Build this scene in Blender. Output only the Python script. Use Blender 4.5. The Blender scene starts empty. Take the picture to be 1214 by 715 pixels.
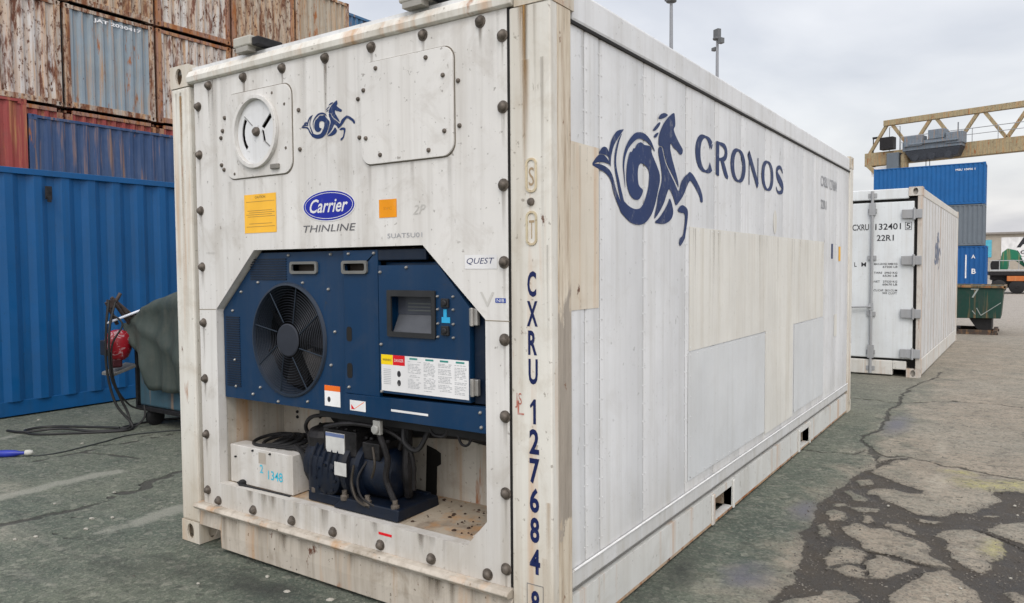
import bpy, math, random
import numpy as np
from mathutils import Vector, Matrix
from mathutils.geometry import tessellate_polygon
R = math.radians
random.seed(7)
scene = bpy.context.scene
col = scene.collection

DATA = {"hp":[[[0.827,2.0936],[0.8626,2.0827],[0.9172,2.0883],[0.9482,2.0799],[0.9432,2.0593],[1.0066,2.0062],[1.0455,1.9694],[1.0483,1.9307],[1.02,1.8771],[0.9945,1.8243],[0.9567,1.7713],[0.8949,1.729],[0.8395,1.7126],[0.7808,1.7076],[0.7125,1.7151],[0.6573,1.7361],[0.6089,1.7591],[0.5994,1.7817],[0.6228,1.8205],[0.6465,1.8081],[0.6958,1.7879],[0.7577,1.7784],[0.8157,1.7848],[0.8512,1.8077],[0.8873,1.8497],[0.9116,1.8964],[0.9213,1.957],[0.9016,1.9799],[0.8628,1.993],[0.8271,1.9954],[0.8014,1.9838],[0.7898,1.9536],[0.7922,1.9151],[0.8038,1.8871],[0.8535,1.8742],[0.8333,1.8456],[0.8039,1.8249],[0.7634,1.8211],[0.7181,1.8322],[0.6847,1.8627],[0.6683,1.9037],[0.6705,1.9508],[0.6848,1.9993],[0.7069,2.035],[0.7259,2.0326],[0.7462,2.0565],[0.7575,2.0508],[0.7804,2.0777]],[[1.0192,2.2284],[1.0514,2.2564],[1.1041,2.2728],[1.1514,2.2687],[1.1176,2.2528],[1.0712,2.2366]],[[0.9535,2.163],[0.9937,2.1916],[1.0321,2.2152],[1.0581,2.2177],[1.0322,2.1923],[0.9875,2.1655]],[[0.9661,2.1348],[0.9939,2.1553],[1.0349,2.1683],[1.0131,2.1439],[0.9876,2.1333]],[[1.2275,2.2959],[1.2376,2.271],[1.2436,2.2294],[1.221,2.2128],[1.2211,2.2022],[1.2568,2.1727],[1.3077,2.1419],[1.3491,2.1227],[1.3345,2.0953],[1.3022,2.0914],[1.2717,2.106],[1.2147,2.1165],[1.1824,2.1387],[1.173,2.1085],[1.1968,2.0639],[1.2394,2.0102],[1.2829,1.9526],[1.2905,1.9181],[1.2657,1.9386],[1.1973,1.9846],[1.1392,2.0206],[1.1026,2.0633],[1.0824,2.1062],[1.0274,2.0991],[1.0298,2.1411],[1.0479,2.1743],[1.0911,2.2192],[1.1583,2.2635]],[[1.0274,2.0961],[1.0692,2.1014],[1.0825,2.0764],[1.1121,2.0281],[1.1737,1.9822],[1.24,1.938],[1.2775,1.9035],[1.2993,1.9052],[1.3209,1.9533],[1.3683,1.9851],[1.4213,2.0069],[1.4443,2.0204],[1.5073,2.0041],[1.6054,1.9444],[1.6393,1.9064],[1.6465,1.869],[1.6064,1.8663],[1.5928,1.8972],[1.5483,1.9282],[1.476,1.9673],[1.4447,1.9729],[1.399,1.9327],[1.3542,1.8849],[1.2954,1.8479],[1.2493,1.8232],[1.2277,1.8593],[1.1882,1.8936],[1.1577,1.907],[1.1306,1.8733],[1.0971,1.8291],[1.0379,1.7789],[0.9726,1.7397],[0.9889,1.7761],[1.0144,1.8236],[1.0233,1.8651],[1.0556,1.9087],[1.0739,1.9516],[1.0552,2.0115],[1.0263,2.0644]],[[1.1703,1.8626],[1.1983,1.8359],[1.2211,1.7947],[1.203,1.7616],[1.1546,1.738],[1.087,1.7245],[0.9701,1.7269],[1.0367,1.7531],[1.1,1.7929],[1.1471,1.8325]],[[1.2667,1.8054],[1.3322,1.8395],[1.4076,1.825],[1.4232,1.8008],[1.4129,1.7556],[1.3816,1.6737],[1.3742,1.6596],[1.3148,1.6195],[1.2971,1.6301],[1.3041,1.6631],[1.3529,1.6766],[1.3779,1.7484],[1.3775,1.7955],[1.3105,1.7933]]],"hs":[[[0.6413,2.122,0.0043],[0.583,2.0928,0.0397],[0.5385,2.0548,0.0429],[0.5161,2.0158,0.0384],[0.5079,1.9788,0.0282],[0.5149,1.9481,0.0061]],[[0.6231,2.1008,0.0043],[0.5934,2.0668,0.0147],[0.5673,2.0177,0.0228],[0.5589,1.9756,0.0248],[0.5661,1.9353,0.027],[0.5848,1.8959,0.0315],[0.6037,1.8561,0.036],[0.6303,1.807,0.0387],[0.6519,1.7804,0.0326]],[[0.4079,1.9892,0.0057],[0.4417,2.0043,0.0389],[0.476,2.0055,0.0436],[0.5039,1.9874,0.0141]],[[0.3484,1.9396,0.0074],[0.4031,1.9667,0.0381],[0.4513,1.9723,0.0411],[0.4958,1.9617,0.018],[0.5068,1.9517,0.005]],[[0.3484,1.9366,0.0074],[0.4029,1.9351,0.0286],[0.461,1.9289,0.0354],[0.5057,1.9133,0.0403],[0.533,1.8866,0.0368],[0.5484,1.8561,0.0391],[0.5742,1.8215,0.0397],[0.6068,1.7868,0.0361],[0.6249,1.7601,0.0257]],[[0.6574,1.8699,0.0043],[0.6466,1.9296,0.013],[0.6412,1.9664,0.0194],[0.652,2.0095,0.026],[0.6848,2.0557,0.033],[0.7461,2.0994,0.0408],[0.8035,2.1194,0.0396],[0.8745,2.1196,0.0409],[0.9357,2.1007,0.0297],[0.9834,2.0692,0.0063]]],"wet":[[3.0214,3.868],[2.9925,3.6838],[2.9529,3.4492],[2.8984,3.2656],[2.9099,3.0849],[2.8576,2.8739],[2.842,2.6557],[2.8849,2.4517],[2.8858,2.2728],[2.8838,2.0387],[2.9659,1.6814],[3.0035,1.4503],[2.9994,1.3068],[2.9668,1.1965],[2.987,0.9823],[2.9989,0.7161],[3.0215,0.5064],[4.0183,1.1616],[4.0735,3.2193],[4.0135,3.575],[3.9358,3.5933],[3.7996,3.5057],[3.7637,3.4826],[3.5721,2.9704],[3.3585,3.3278],[3.2041,3.819],[3.1697,4.1606],[3.0834,4.0817]],"isl":[[[3.0026,3.6902],[3.1336,4.0431],[3.3307,4.0655],[3.7124,3.9356],[3.9625,3.8531],[3.9786,3.6036],[3.7633,3.4997],[3.7108,3.4227],[3.8035,3.3156],[3.7738,3.1006],[3.6467,2.8708],[3.537,2.7289],[3.4205,2.6888],[3.3025,2.7963],[3.216,2.8967],[3.0889,2.9799],[3.0708,3.0984],[3.2168,3.1922],[3.3705,3.2038],[3.374,3.2669],[3.2385,3.3418],[3.1408,3.4698],[3.034,3.5522]],[[2.9462,3.2963],[3.0513,3.3637],[3.0706,3.2341],[2.9931,3.2029]],[[2.9408,2.9708],[2.9753,3.0637],[3.0887,2.8551],[3.0828,2.771],[3.0249,2.7735]],[[2.9135,2.6618],[2.9705,2.6986],[3.0015,2.6021],[2.9473,2.5671]],[[2.9333,2.4462],[2.9538,2.5335],[3.0388,2.4779],[3.0476,2.3775],[2.9668,2.3252]],[[3.0175,2.6507],[3.1976,2.6909],[3.2071,2.623],[3.0772,2.5759]],[[3.1047,2.5206],[3.1706,2.5631],[3.1897,2.4349],[3.1315,2.411]],[[2.9212,2.1935],[2.9567,2.2842],[3.0078,2.119],[3.0349,1.9823],[2.9843,1.9796]],[[3.0537,2.246],[3.1275,2.381],[3.2078,2.3131],[3.2938,2.3044],[3.4293,2.2683],[3.5116,2.1466],[3.5323,1.9966],[3.6263,1.905],[3.6227,1.8539],[3.4996,1.8723],[3.3466,1.9023],[3.2321,1.9369],[3.158,2.0923]],[[3.2585,2.3786],[3.3413,2.4654],[3.448,2.4044],[3.4461,2.3405],[3.3247,2.3244]],[[3.066,1.6669],[3.0873,1.8427],[3.1845,1.934],[3.2328,1.8822],[3.2448,1.7574],[3.1421,1.6394],[3.1072,1.5421]],[[3.2509,1.8668],[3.477,1.8077],[3.4199,1.6739],[3.3782,1.554],[3.2868,1.5403]],[[3.1385,1.5382],[3.1696,1.6574],[3.249,1.684],[3.267,1.5274],[3.218,1.4723]],[[3.5345,2.3366],[3.602,2.5042],[3.7238,2.615],[3.8366,2.4147],[3.8677,2.268],[3.8274,2.1366],[3.7721,2.1006],[3.7888,2.0109],[3.7545,1.8224],[3.694,1.9491],[3.613,2.1023]],[[3.7547,2.635],[3.8464,2.7594],[3.972,2.9072],[4.0557,2.557],[3.9331,2.4773],[3.8495,2.541]],[[3.4297,1.372],[3.513,1.7346],[3.5885,1.8412],[3.6515,1.7324],[3.737,1.6144],[3.7673,1.4929],[3.8011,1.2087],[3.7085,0.8416],[3.4665,0.9891]],[[3.0164,1.0611],[3.0738,1.1808],[3.2047,1.3087],[3.2933,1.2422],[3.3686,1.0634],[3.277,0.6744],[3.052,0.7172]],[[3.7149,2.8439],[3.8022,2.9713],[3.7964,2.8618]],[[3.3785,2.5915],[3.5284,2.6201],[3.502,2.5363],[3.4362,2.5268]],[[3.8745,1.6629],[3.9487,1.7527],[4.0318,1.6661],[3.9351,1.4348]]],"cr":[[[[2.9703,9.8627],[2.9705,9.1185],[2.8617,8.4514],[2.7948,8.0414],[2.7678,7.0707],[2.836,6.637],[2.7733,6.2688],[2.8596,5.2005],[2.811,4.9764],[2.7667,4.7487],[2.7647,4.6002],[2.894,4.337],[3.0255,3.8707]],0.01],[[[2.894,4.337],[3.0336,4.11],[3.1363,4.2118],[3.279,4.1474],[3.413,4.118],[3.5867,4.0421],[3.7091,4.0361],[3.8293,3.9605],[4.0183,3.889]],0.011],[[[2.3794,4.0634],[2.5323,4.0678],[2.8067,4.0512],[2.8698,4.2563]],0.006],[[[3.7403,2.5938],[3.8504,2.4819],[3.9803,2.3146]],0.012],[[[3.1597,1.8898],[3.2376,1.9017],[3.3472,1.8974],[3.4868,1.8539],[3.6282,1.8768]],0.006],[[[3.2361,1.9117],[3.255,1.713],[3.2668,1.5741]],0.006],[[[2.3413,6.8517],[2.7636,6.7348],[3.2956,7.188],[3.9458,7.1764]],0.008],[[[-1.1933,-0.5912],[-1.1253,-0.4699],[-1.124,-0.4096],[-1.1321,-0.3335],[-1.1131,-0.2671],[-1.0987,-0.1638],[-1.0671,-0.0996],[-1.065,-0.0313],[-1.0929,0.0659],[-1.1118,0.1491],[-1.1635,0.2396],[-1.1846,0.3027],[-1.1289,0.3645],[-1.2169,0.4687],[-1.286,0.5648],[-1.3104,0.666],[-1.3482,0.7939],[-1.3878,0.9277]],0.03],[[[-2.5992,0.3561],[-2.5666,0.4825],[-2.5998,0.6445],[-2.6284,0.9391],[-2.6303,1.2778],[-2.5714,1.5899]],0.02],[[[-2.5456,0.7548],[-2.2409,0.7987],[-1.9619,0.8325]],0.012],[[[-2.7484,0.9039],[-2.789,1.0896],[-2.7934,1.2643],[-2.7225,1.4945]],0.01],[[[-0.4158,-0.2348],[-0.6953,-0.38],[-0.7872,-0.328],[-0.8708,-0.2256],[-0.922,-0.1351]],0.005]],"sk":[[[[-1.776,-0.2788],[-1.7587,-0.2186],[-1.7604,-0.0676],[-1.7666,0.1434],[-1.771,0.3412],[-1.7245,0.553]],0.06],[[[-0.5026,0.0127],[-0.5101,0.1735],[-0.5209,0.3199]],0.06],[[[-4.003,0.9315],[-3.9558,1.0121]],0.03],[[[-3.7181,0.5895],[-3.7887,0.7272]],0.03],[[[-0.4915,-0.174],[-0.4646,-0.0999]],0.02]],"stones":[[-1.2123,0.2591],[-0.7832,-0.1079],[-0.6224,-0.2212],[-0.7,-0.0251],[-3.8478,1.1005],[-2.8992,0.8748],[-4.3813,1.1735],[-0.7357,-0.4424],[-0.7863,-0.5285],[-1.2925,-0.0863],[-0.3151,0.2155],[0.8407,-0.0762],[1.0625,-0.1389],[0.6252,-0.3117],[1.301,-0.0901],[3.2275,2.7785],[3.8874,3.2043],[3.6867,1.6203]]}
# ------------------------------------------------------------------ camera
cd = bpy.data.cameras.new('camera'); cam = bpy.data.objects.new('camera', cd); col.objects.link(cam)
scene.camera = cam
yaw, pit, rol = -0.595443541, -0.0444801643, -0.00710260650
f = Vector((math.sin(yaw)*math.cos(pit), math.cos(yaw)*math.cos(pit), math.sin(pit)))
r = Vector((math.cos(yaw), -math.sin(yaw), 0)); u = r.cross(f)
r2 = r*math.cos(rol)+u*math.sin(rol); u2 = -r*math.sin(rol)+u*math.cos(rol)
m = Matrix((r2, u2, -f)).transposed().to_4x4(); m.translation = (3.89200875, -2.41050162, 1.51422178)
cam.matrix_world = m
cd.sensor_width = 36; cd.lens = 890.5833*36/1214
cd.clip_start = .05; cd.clip_end = 2000
scene.render.resolution_x = 1024; scene.render.resolution_y = 603

# ------------------------------------------------------------------ sky, sun, exposure
SUN_EL, SUN_AZ = 48, 150          # azimuth clockwise from +y : the sun stands behind the camera, right of it
w = bpy.data.worlds.new('World'); scene.world = w; w.use_nodes = True
nt = w.node_tree; nt.nodes.clear()
def N(nt, t, **k):
    n = nt.nodes.new(t)
    for a, b in k.items():
        if a == 'ins':
            for i, v in b.items(): n.inputs[i].default_value = v
        else: setattr(n, a, b)
    return n
wo = N(nt, 'ShaderNodeOutputWorld'); bg = N(nt, 'ShaderNodeBackground'); add = N(nt, 'ShaderNodeAddShader')
sky = N(nt, 'ShaderNodeTexSky', sky_type='NISHITA', sun_disc=False, sun_elevation=R(SUN_EL), sun_rotation=R(SUN_AZ), air_density=1.5, dust_density=4)
bg.inputs[1].default_value = .04; sky.altitude = 0; nt.links.new(sky.outputs[0], bg.inputs[0])
bg2 = N(nt, 'ShaderNodeBackground')
tc = N(nt, 'ShaderNodeTexCoord')
# flat cloud deck : project the view direction on a plane overhead
sep = N(nt, 'ShaderNodeSeparateXYZ'); nt.links.new(tc.outputs['Generated'], sep.inputs[0])
zz = N(nt, 'ShaderNodeMath', operation='MAXIMUM', ins={1: .0}); nt.links.new(sep.outputs[2], zz.inputs[0])
za = N(nt, 'ShaderNodeMath', operation='ADD', ins={1: .22}); nt.links.new(zz.outputs[0], za.inputs[0])
dx = N(nt, 'ShaderNodeMath', operation='DIVIDE'); dy = N(nt, 'ShaderNodeMath', operation='DIVIDE')
nt.links.new(sep.outputs[0], dx.inputs[0]); nt.links.new(za.outputs[0], dx.inputs[1])
nt.links.new(sep.outputs[1], dy.inputs[0]); nt.links.new(za.outputs[0], dy.inputs[1])
cmb = N(nt, 'ShaderNodeCombineXYZ'); nt.links.new(dx.outputs[0], cmb.inputs[0]); nt.links.new(dy.outputs[0], cmb.inputs[1])
cn = N(nt, 'ShaderNodeTexNoise', ins={'Scale': 1.1, 'Detail': 6, 'Roughness': .5, 'Distortion': .3}); nt.links.new(cmb.outputs[0], cn.inputs['Vector'])
cr = N(nt, 'ShaderNodeValToRGB'); nt.links.new(cn.outputs[0], cr.inputs[0])
cr.color_ramp.elements[0].position = .38; cr.color_ramp.elements[0].color = (.58, .585, .63, 1)
cr.color_ramp.elements[1].position = .62; cr.color_ramp.elements[1].color = (.80, .79, .805, 1)
# the deck is brighter round the hidden sun
sd = N(nt, 'ShaderNodeVectorMath', operation='DOT_PRODUCT'); nt.links.new(tc.outputs['Generated'], sd.inputs[0])
sund = Vector((math.sin(R(SUN_AZ))*math.cos(R(SUN_EL)), math.cos(R(SUN_AZ))*math.cos(R(SUN_EL)), math.sin(R(SUN_EL))))
sd.inputs[1].default_value = sund
mr = N(nt, 'ShaderNodeMapRange', ins={1: -.1, 2: 1.0, 3: 1.0, 4: 2.1}); mr.interpolation_type = 'SMOOTHSTEP'; nt.links.new(sd.outputs['Value'], mr.inputs[0])
nt.links.new(cr.outputs[0], bg2.inputs[0]); nt.links.new(mr.outputs[0], bg2.inputs[1])
nt.links.new(bg.outputs[0], add.inputs[0]); nt.links.new(bg2.outputs[0], add.inputs[1]); nt.links.new(add.outputs[0], wo.inputs[0])
sl = bpy.data.lights.new('sun', 'SUN'); sl.energy = .85; sl.angle = R(22); sl.color = (1, .965, .92)
so = bpy.data.objects.new('sun', sl); col.objects.link(so); so.rotation_euler = (-sund).to_track_quat('-Z', 'Y').to_euler()
vs = scene.view_settings; vs.view_transform = 'Standard'; vs.look = 'None'; vs.gamma = 1; vs.exposure = -0.02; vs.use_curve_mapping = False

# ------------------------------------------------------------------ materials
MATS = {}
def ramp(nt, src, p0, p1, c0=(0, 0, 0, 1), c1=(1, 1, 1, 1)):
    n = N(nt, 'ShaderNodeValToRGB'); n.color_ramp.elements[0].position = p0; n.color_ramp.elements[1].position = p1
    n.color_ramp.elements[0].color = c0; n.color_ramp.elements[1].color = c1; nt.links.new(src, n.inputs[0]); return n.outputs[0]
def mixc(nt, fac, a, b):
    n = N(nt, 'ShaderNodeMix', data_type='RGBA')
    if isinstance(fac, float): n.inputs[0].default_value = fac
    else: nt.links.new(fac, n.inputs[0])
    for s, i in ((a, 6), (b, 7)):
        if isinstance(s, tuple): n.inputs[i].default_value = s if len(s) == 4 else (*s, 1)
        else: nt.links.new(s, n.inputs[i])
    return n.outputs[2]
def mul(nt, a, b):
    n = N(nt, 'ShaderNodeMath', operation='MULTIPLY')
    for s, i in ((a, 0), (b, 1)):
        if isinstance(s, (int, float)): n.inputs[i].default_value = s
        else: nt.links.new(s, n.inputs[i])
    return n.outputs[0]
def noise(nt, vec, scale, detail=4, rough=.55, dist=0.):
    n = N(nt, 'ShaderNodeTexNoise', ins={'Scale': scale, 'Detail': detail, 'Roughness': rough, 'Distortion': dist}); nt.links.new(vec, n.inputs['Vector']); return n.outputs[0]
def coords(nt, sc=(1, 1, 1)):
    tc = N(nt, 'ShaderNodeTexCoord'); oi = N(nt, 'ShaderNodeObjectInfo')
    mp = N(nt, 'ShaderNodeMapping'); mp.inputs['Scale'].default_value = sc
    cb = N(nt, 'ShaderNodeCombineXYZ'); s = mul(nt, oi.outputs['Random'], 37.)
    for i in range(3): nt.links.new(s, cb.inputs[i])
    nt.links.new(tc.outputs['Object'], mp.inputs[0]); nt.links.new(cb.outputs[0], mp.inputs[1]); return mp.outputs[0]
def paint(name, colr, dirt=(.30, .23, .15), streak=.25, blotch=.15, rust=0., rough=.45, bump=.15, metal=0., rustcol=(.30, .11, .035), low=0.):
    """weathered paint: vertical dirt runs, blotches, scratches and rust spots with runs below them"""
    if name in MATS: return MATS[name]
    m = bpy.data.materials.new(name); m.use_nodes = True; nt = m.node_tree; b = nt.nodes['Principled BSDF']
    v = coords(nt); vst = coords(nt, (9, 9, .55)); vs2 = coords(nt, (26, 26, .9))
    c = (*colr, 1)
    tone = ramp(nt, noise(nt, v, 1.7, 6, .6), .3, .7, tuple(x*.90 for x in colr)+(1,), tuple(min(1, x*1.06) for x in colr)+(1,))
    f1 = mul(nt, ramp(nt, noise(nt, vst, 1., 5, .6), .48, .78), streak)
    c = mixc(nt, f1, tone, dirt)
    f1b = mul(nt, ramp(nt, noise(nt, vs2, 1., 3, .6), .5, .8), streak*.7)
    c = mixc(nt, f1b, c, tuple(x*.75 for x in dirt))
    f2 = mul(nt, ramp(nt, noise(nt, v, 4.5, 8, .7, .6), .52, .72), blotch)
    c = mixc(nt, f2, c, dirt)
    sp = ramp(nt, noise(nt, v, 38, 3, .6), .66, .72)
    c = mixc(nt, mul(nt, sp, min(1, blotch*1.6)), c, tuple(x*.4 for x in dirt))
    if blotch > .12:
        ch = ramp(nt, noise(nt, coords(nt, (1, 1, .45)), 17, 9, .72, .4), .655, .675)
        c = mixc(nt, mul(nt, ch, .55), c, tuple(x*.55 for x in dirt))
    if low:
        tcl = N(nt, 'ShaderNodeTexCoord'); sz = N(nt, 'ShaderNodeSeparateXYZ'); nt.links.new(tcl.outputs['Object'], sz.inputs[0])
        lo = N(nt, 'ShaderNodeMapRange', ins={1: low, 2: .12, 3: 0., 4: 1.}); nt.links.new(sz.outputs[2], lo.inputs[0])
        c = mixc(nt, mul(nt, mul(nt, lo.outputs[0], ramp(nt, noise(nt, vst, 1.3, 6, .7), .2, .7)), .8), c, tuple(min(1, x*1.15) for x in dirt))
    rfac = None
    if rust > 0:
        vr = coords(nt, (5, 5, 1.1)); vr2 = coords(nt, (12, 12, 5))
        r1 = ramp(nt, noise(nt, vr, 1., 6, .65), .66-rust*.24, .72-rust*.18)
        run = ramp(nt, noise(nt, coords(nt, (10, 10, .5)), 1., 4, .6), .56-rust*.2, .78-rust*.15)
        c = mixc(nt, mul(nt, run, .8), c, (.47, .25, .10))
        c = mixc(nt, r1, c, rustcol)
        r2 = ramp(nt, noise(nt, vr2, 1., 5, .7), .70-rust*.22, .74-rust*.2)
        c = mixc(nt, r2, c, (.11, .045, .025))
        rfac = r1
    nt.links.new(c, b.inputs['Base Color'])
    rr = ramp(nt, noise(nt, v, 6, 5), .3, .7, (rough-.1,)*3+(1,), (min(1, rough+.18),)*3+(1,))
    nt.links.new(rr, b.inputs['Roughness']); b.inputs['Metallic'].default_value = metal; b.inputs['Specular IOR Level'].default_value = .3
    bp = N(nt, 'ShaderNodeBump', ins={'Strength': bump, 'Distance': .01}); nt.links.new(noise(nt, v, 7, 7, .6), bp.inputs['Height']); nt.links.new(bp.outputs[0], b.inputs['Normal'])
    MATS[name] = m; return m
def plain(name, colr, rough=.5, metal=0., var=.12, sc=12., bump=0., spec=.3):
    if name in MATS: return MATS[name]
    m = bpy.data.materials.new(name); m.use_nodes = True; nt = m.node_tree; b = nt.nodes['Principled BSDF']
    v = coords(nt); t = ramp(nt, noise(nt, v, sc, 5), .3, .7, tuple(x*(1-var) for x in colr)+(1,), tuple(min(1, x*(1+var)) for x in colr)+(1,))
    nt.links.new(t, b.inputs['Base Color']); b.inputs['Roughness'].default_value = rough; b.inputs['Metallic'].default_value = metal; b.inputs['Specular IOR Level'].default_value = .3
    if bump:
        bp = N(nt, 'ShaderNodeBump', ins={'Strength': bump, 'Distance': .01}); nt.links.new(noise(nt, v, sc*2, 6), bp.inputs['Height']); nt.links.new(bp.outputs[0], b.inputs['Normal'])
    MATS[name] = m; return m
def worn_ink(name, colr, wear=.5, rough=.5):
    """printed film or stencil paint with worn-away flecks"""
    if name in MATS: return MATS[name]
    m = bpy.data.materials.new(name); m.use_nodes = True; nt = m.node_tree; b = nt.nodes['Principled BSDF']
    v = coords(nt, (1, 1, .5)); t = ramp(nt, noise(nt, v, 3, 5), .3, .7, tuple(x*.85 for x in colr)+(1,), tuple(x*1.15 for x in colr)+(1,))
    a = ramp(nt, noise(nt, v, 26, 6, .75), .60-.1*wear, .74-.08*wear)
    c = mixc(nt, mul(nt, a, wear), t, (.5, .5, .48))
    nt.links.new(c, b.inputs['Base Color']); b.inputs['Roughness'].default_value = rough; b.inputs['Specular IOR Level'].default_value = .2
    MATS[name] = m; return m

white_front = paint('white_paint_front', (.665, .655, .63), (.29, .25, .195), .34, .36, 0, .5, .12, low=1.0)
white_side = paint('white_paint_side', (.67, .682, .69), (.36, .34, .29), .32, .20, 0, .5, .1, low=.6)
white_frame = paint('cream_paint_frame', (.67, .655, .60), (.33, .26, .17), .45, .34, .14, .5, .15, low=.7)
white_sill = paint('dirty_paint_sill', (.49, .445, .38), (.20, .155, .105), .7, .6, .05, .6, .2)
post_tan = paint('peeled_tan_paint', (.50, .42, .33), (.27, .21, .16), .8, .8, .3, .65, .4, 0., (.24, .19, .15))
def peeled():
    m = bpy.data.materials.new('peeled_post'); m.use_nodes = True; nt = m.node_tree; b = nt.nodes['Principled BSDF']; b.inputs['Roughness'].default_value = .65; b.inputs['Specular IOR Level'].default_value = .25
    tcl = N(nt, 'ShaderNodeTexCoord'); sz = N(nt, 'ShaderNodeSeparateXYZ'); nt.links.new(tcl.outputs['Object'], sz.inputs[0])
    v = coords(nt, (1, 1, .3)); vs_ = coords(nt, (40, 40, 2.2)); vl = coords(nt, (75, 75, 3))
    c = ramp(nt, noise(nt, v, 9, 6, .65), .3, .7, (.52, .45, .34, 1), (.66, .60, .50, 1))
    c = mixc(nt, mul(nt, ramp(nt, noise(nt, vs_, 1, 6, .7), .46, .62), .65), c, (.36, .27, .19, 1))
    # bare weathered primer in the middle stretch
    a = N(nt, 'ShaderNodeMapRange', ins={1: .30, 2: .60, 3: 0., 4: 1.}); nt.links.new(sz.outputs[2], a.inputs[0]); a2 = N(nt, 'ShaderNodeMapRange', ins={1: 1.15, 2: 1.75, 3: 1., 4: 0.}); nt.links.new(sz.outputs[2], a2.inputs[0])
    n0 = N(nt, 'ShaderNodeMath', operation='MULTIPLY_ADD', ins={1: 1.6, 2: -.62}); nt.links.new(noise(nt, coords(nt, (1, 1, .5)), 11, 8, .7, .6), n0.inputs[0])
    s_ = N(nt, 'ShaderNodeMath', operation='ADD'); nt.links.new(mul(nt, a.outputs[0], a2.outputs[0]), s_.inputs[0]); nt.links.new(n0.outputs[0], s_.inputs[1])
    bare = ramp(nt, s_.outputs[0], .80, .90)
    bc = ramp(nt, noise(nt, vs_, 1, 7, .75), .32, .68, (.19, .165, .14, 1), (.40, .36, .31, 1))
    c = mixc(nt, mul(nt, bare, .85), c, bc)
    c = mixc(nt, mul(nt, ramp(nt, noise(nt, vl, 1, 4, .7), .60, .68), .7), c, (.10, .065, .045, 1))
    c = mixc(nt, ramp(nt, noise(nt, coords(nt, (1, 1, .4)), 15, 7, .7), .64, .67), c, (.17, .075, .035, 1))
    nt.links.new(c, b.inputs['Base Color']); bp = N(nt, 'ShaderNodeBump', ins={'Strength': .5, 'Distance': .006}); nt.links.new(s_.outputs[0], bp.inputs['Height']); nt.links.new(bp.outputs[0], b.inputs['Normal'])
    return m
post_tan = peeled()
patch_cream = paint('cream_patch_paint', (.69, .68, .63), (.42, .36, .26), .35, .12, 0, .5, .1)
patch_tan = paint('tan_patch_paint', (.64, .59, .50), (.42, .32, .2), .5, .2, .05, .55, .15)
patch_grey = paint('fresh_grey_patch_paint', (.62, .64, .645), (.4, .38, .33), .15, .08, 0, .5, .08)
recess_white = paint('recess_shaded_paint', (.50, .47, .41), (.22, .17, .12), .6, .45, .05, .6, .15)  # grimy white, darkened further to hold the recess shade in its colour
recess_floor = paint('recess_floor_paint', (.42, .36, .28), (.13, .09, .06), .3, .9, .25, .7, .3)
unit_blue = paint('unit_blue_paint', (.002, .029, .082), (.05, .06, .08), .2, .25, 0, .38, .08)
unit_blue_dark = paint('unit_dark_blue_paint', (.003, .011, .028), (.03, .035, .045), .3, .5, 0, .42, .1)
comp_paint = paint('compressor_paint', (.0025, .007, .018), (.02, .018, .016), .5, .8, 0, .45, .25)  # dark blue taken nearly to black, with the bay's shade in it
black = plain('black_rubber', (.012, .012, .013), .55, 0, .3)
black_plastic = plain('black_plastic', (.022, .023, .025), .4, 0, .2)
dark_metal = plain('dark_grimy_metal', (.020, .019, .020), .5, .3, .5, 18, .3)
grille_grey = plain('grille_wire', (.045, .05, .06), .4, .6, .2)
bolt_metal = plain('bolt_metal', (.115, .098, .082), .55, .3, .5, 40)
steel = plain('brushed_steel', (.38, .37, .35), .4, .7, .2, 20)
grey_metal = paint('galvanised_metal', (.34, .35, .36), (.2, .17, .14), .3, .25, 0, .5, .1)
navy_ink = worn_ink('navy_ink', (.012, .030, .105), .35)
navy_text = worn_ink('navy_stencil_ink', (.010, .018, .08), .25)
grey_ink = worn_ink('faded_grey_ink', (.33, .34, .36), .6)
black_ink = worn_ink('black_ink', (.03, .03, .035), .3)
cyan_ink = worn_ink('cyan_ink', (.05, .45, .60), .5)
white_film = worn_ink('white_film', (.72, .72, .72), .2)
yellow_film = worn_ink('yellow_film', (.85, .47, .05), .25)
orange_film = worn_ink('orange_film', (.85, .32, .01), .1)
orange_red_film = worn_ink('orange_red_film', (.80, .16, .02), .1)
red_film = worn_ink('red_film', (.65, .012, .02), .1)
bright_yellow_film = worn_ink('bright_yellow_film', (.82, .58, .01), .1)
oval_blue = worn_ink('oval_blue_film', (.010, .022, .32), .1, .3)
print_grey = worn_ink('fine_print_grey', (.42, .43, .44), .2)
display_glass = plain('display_glass', (.05, .055, .07), .12)
gap_black = plain('gasket_gap_black', (.012, .011, .010), .7)  # gasket black, also filling gaps and slots in place of their shade

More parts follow.
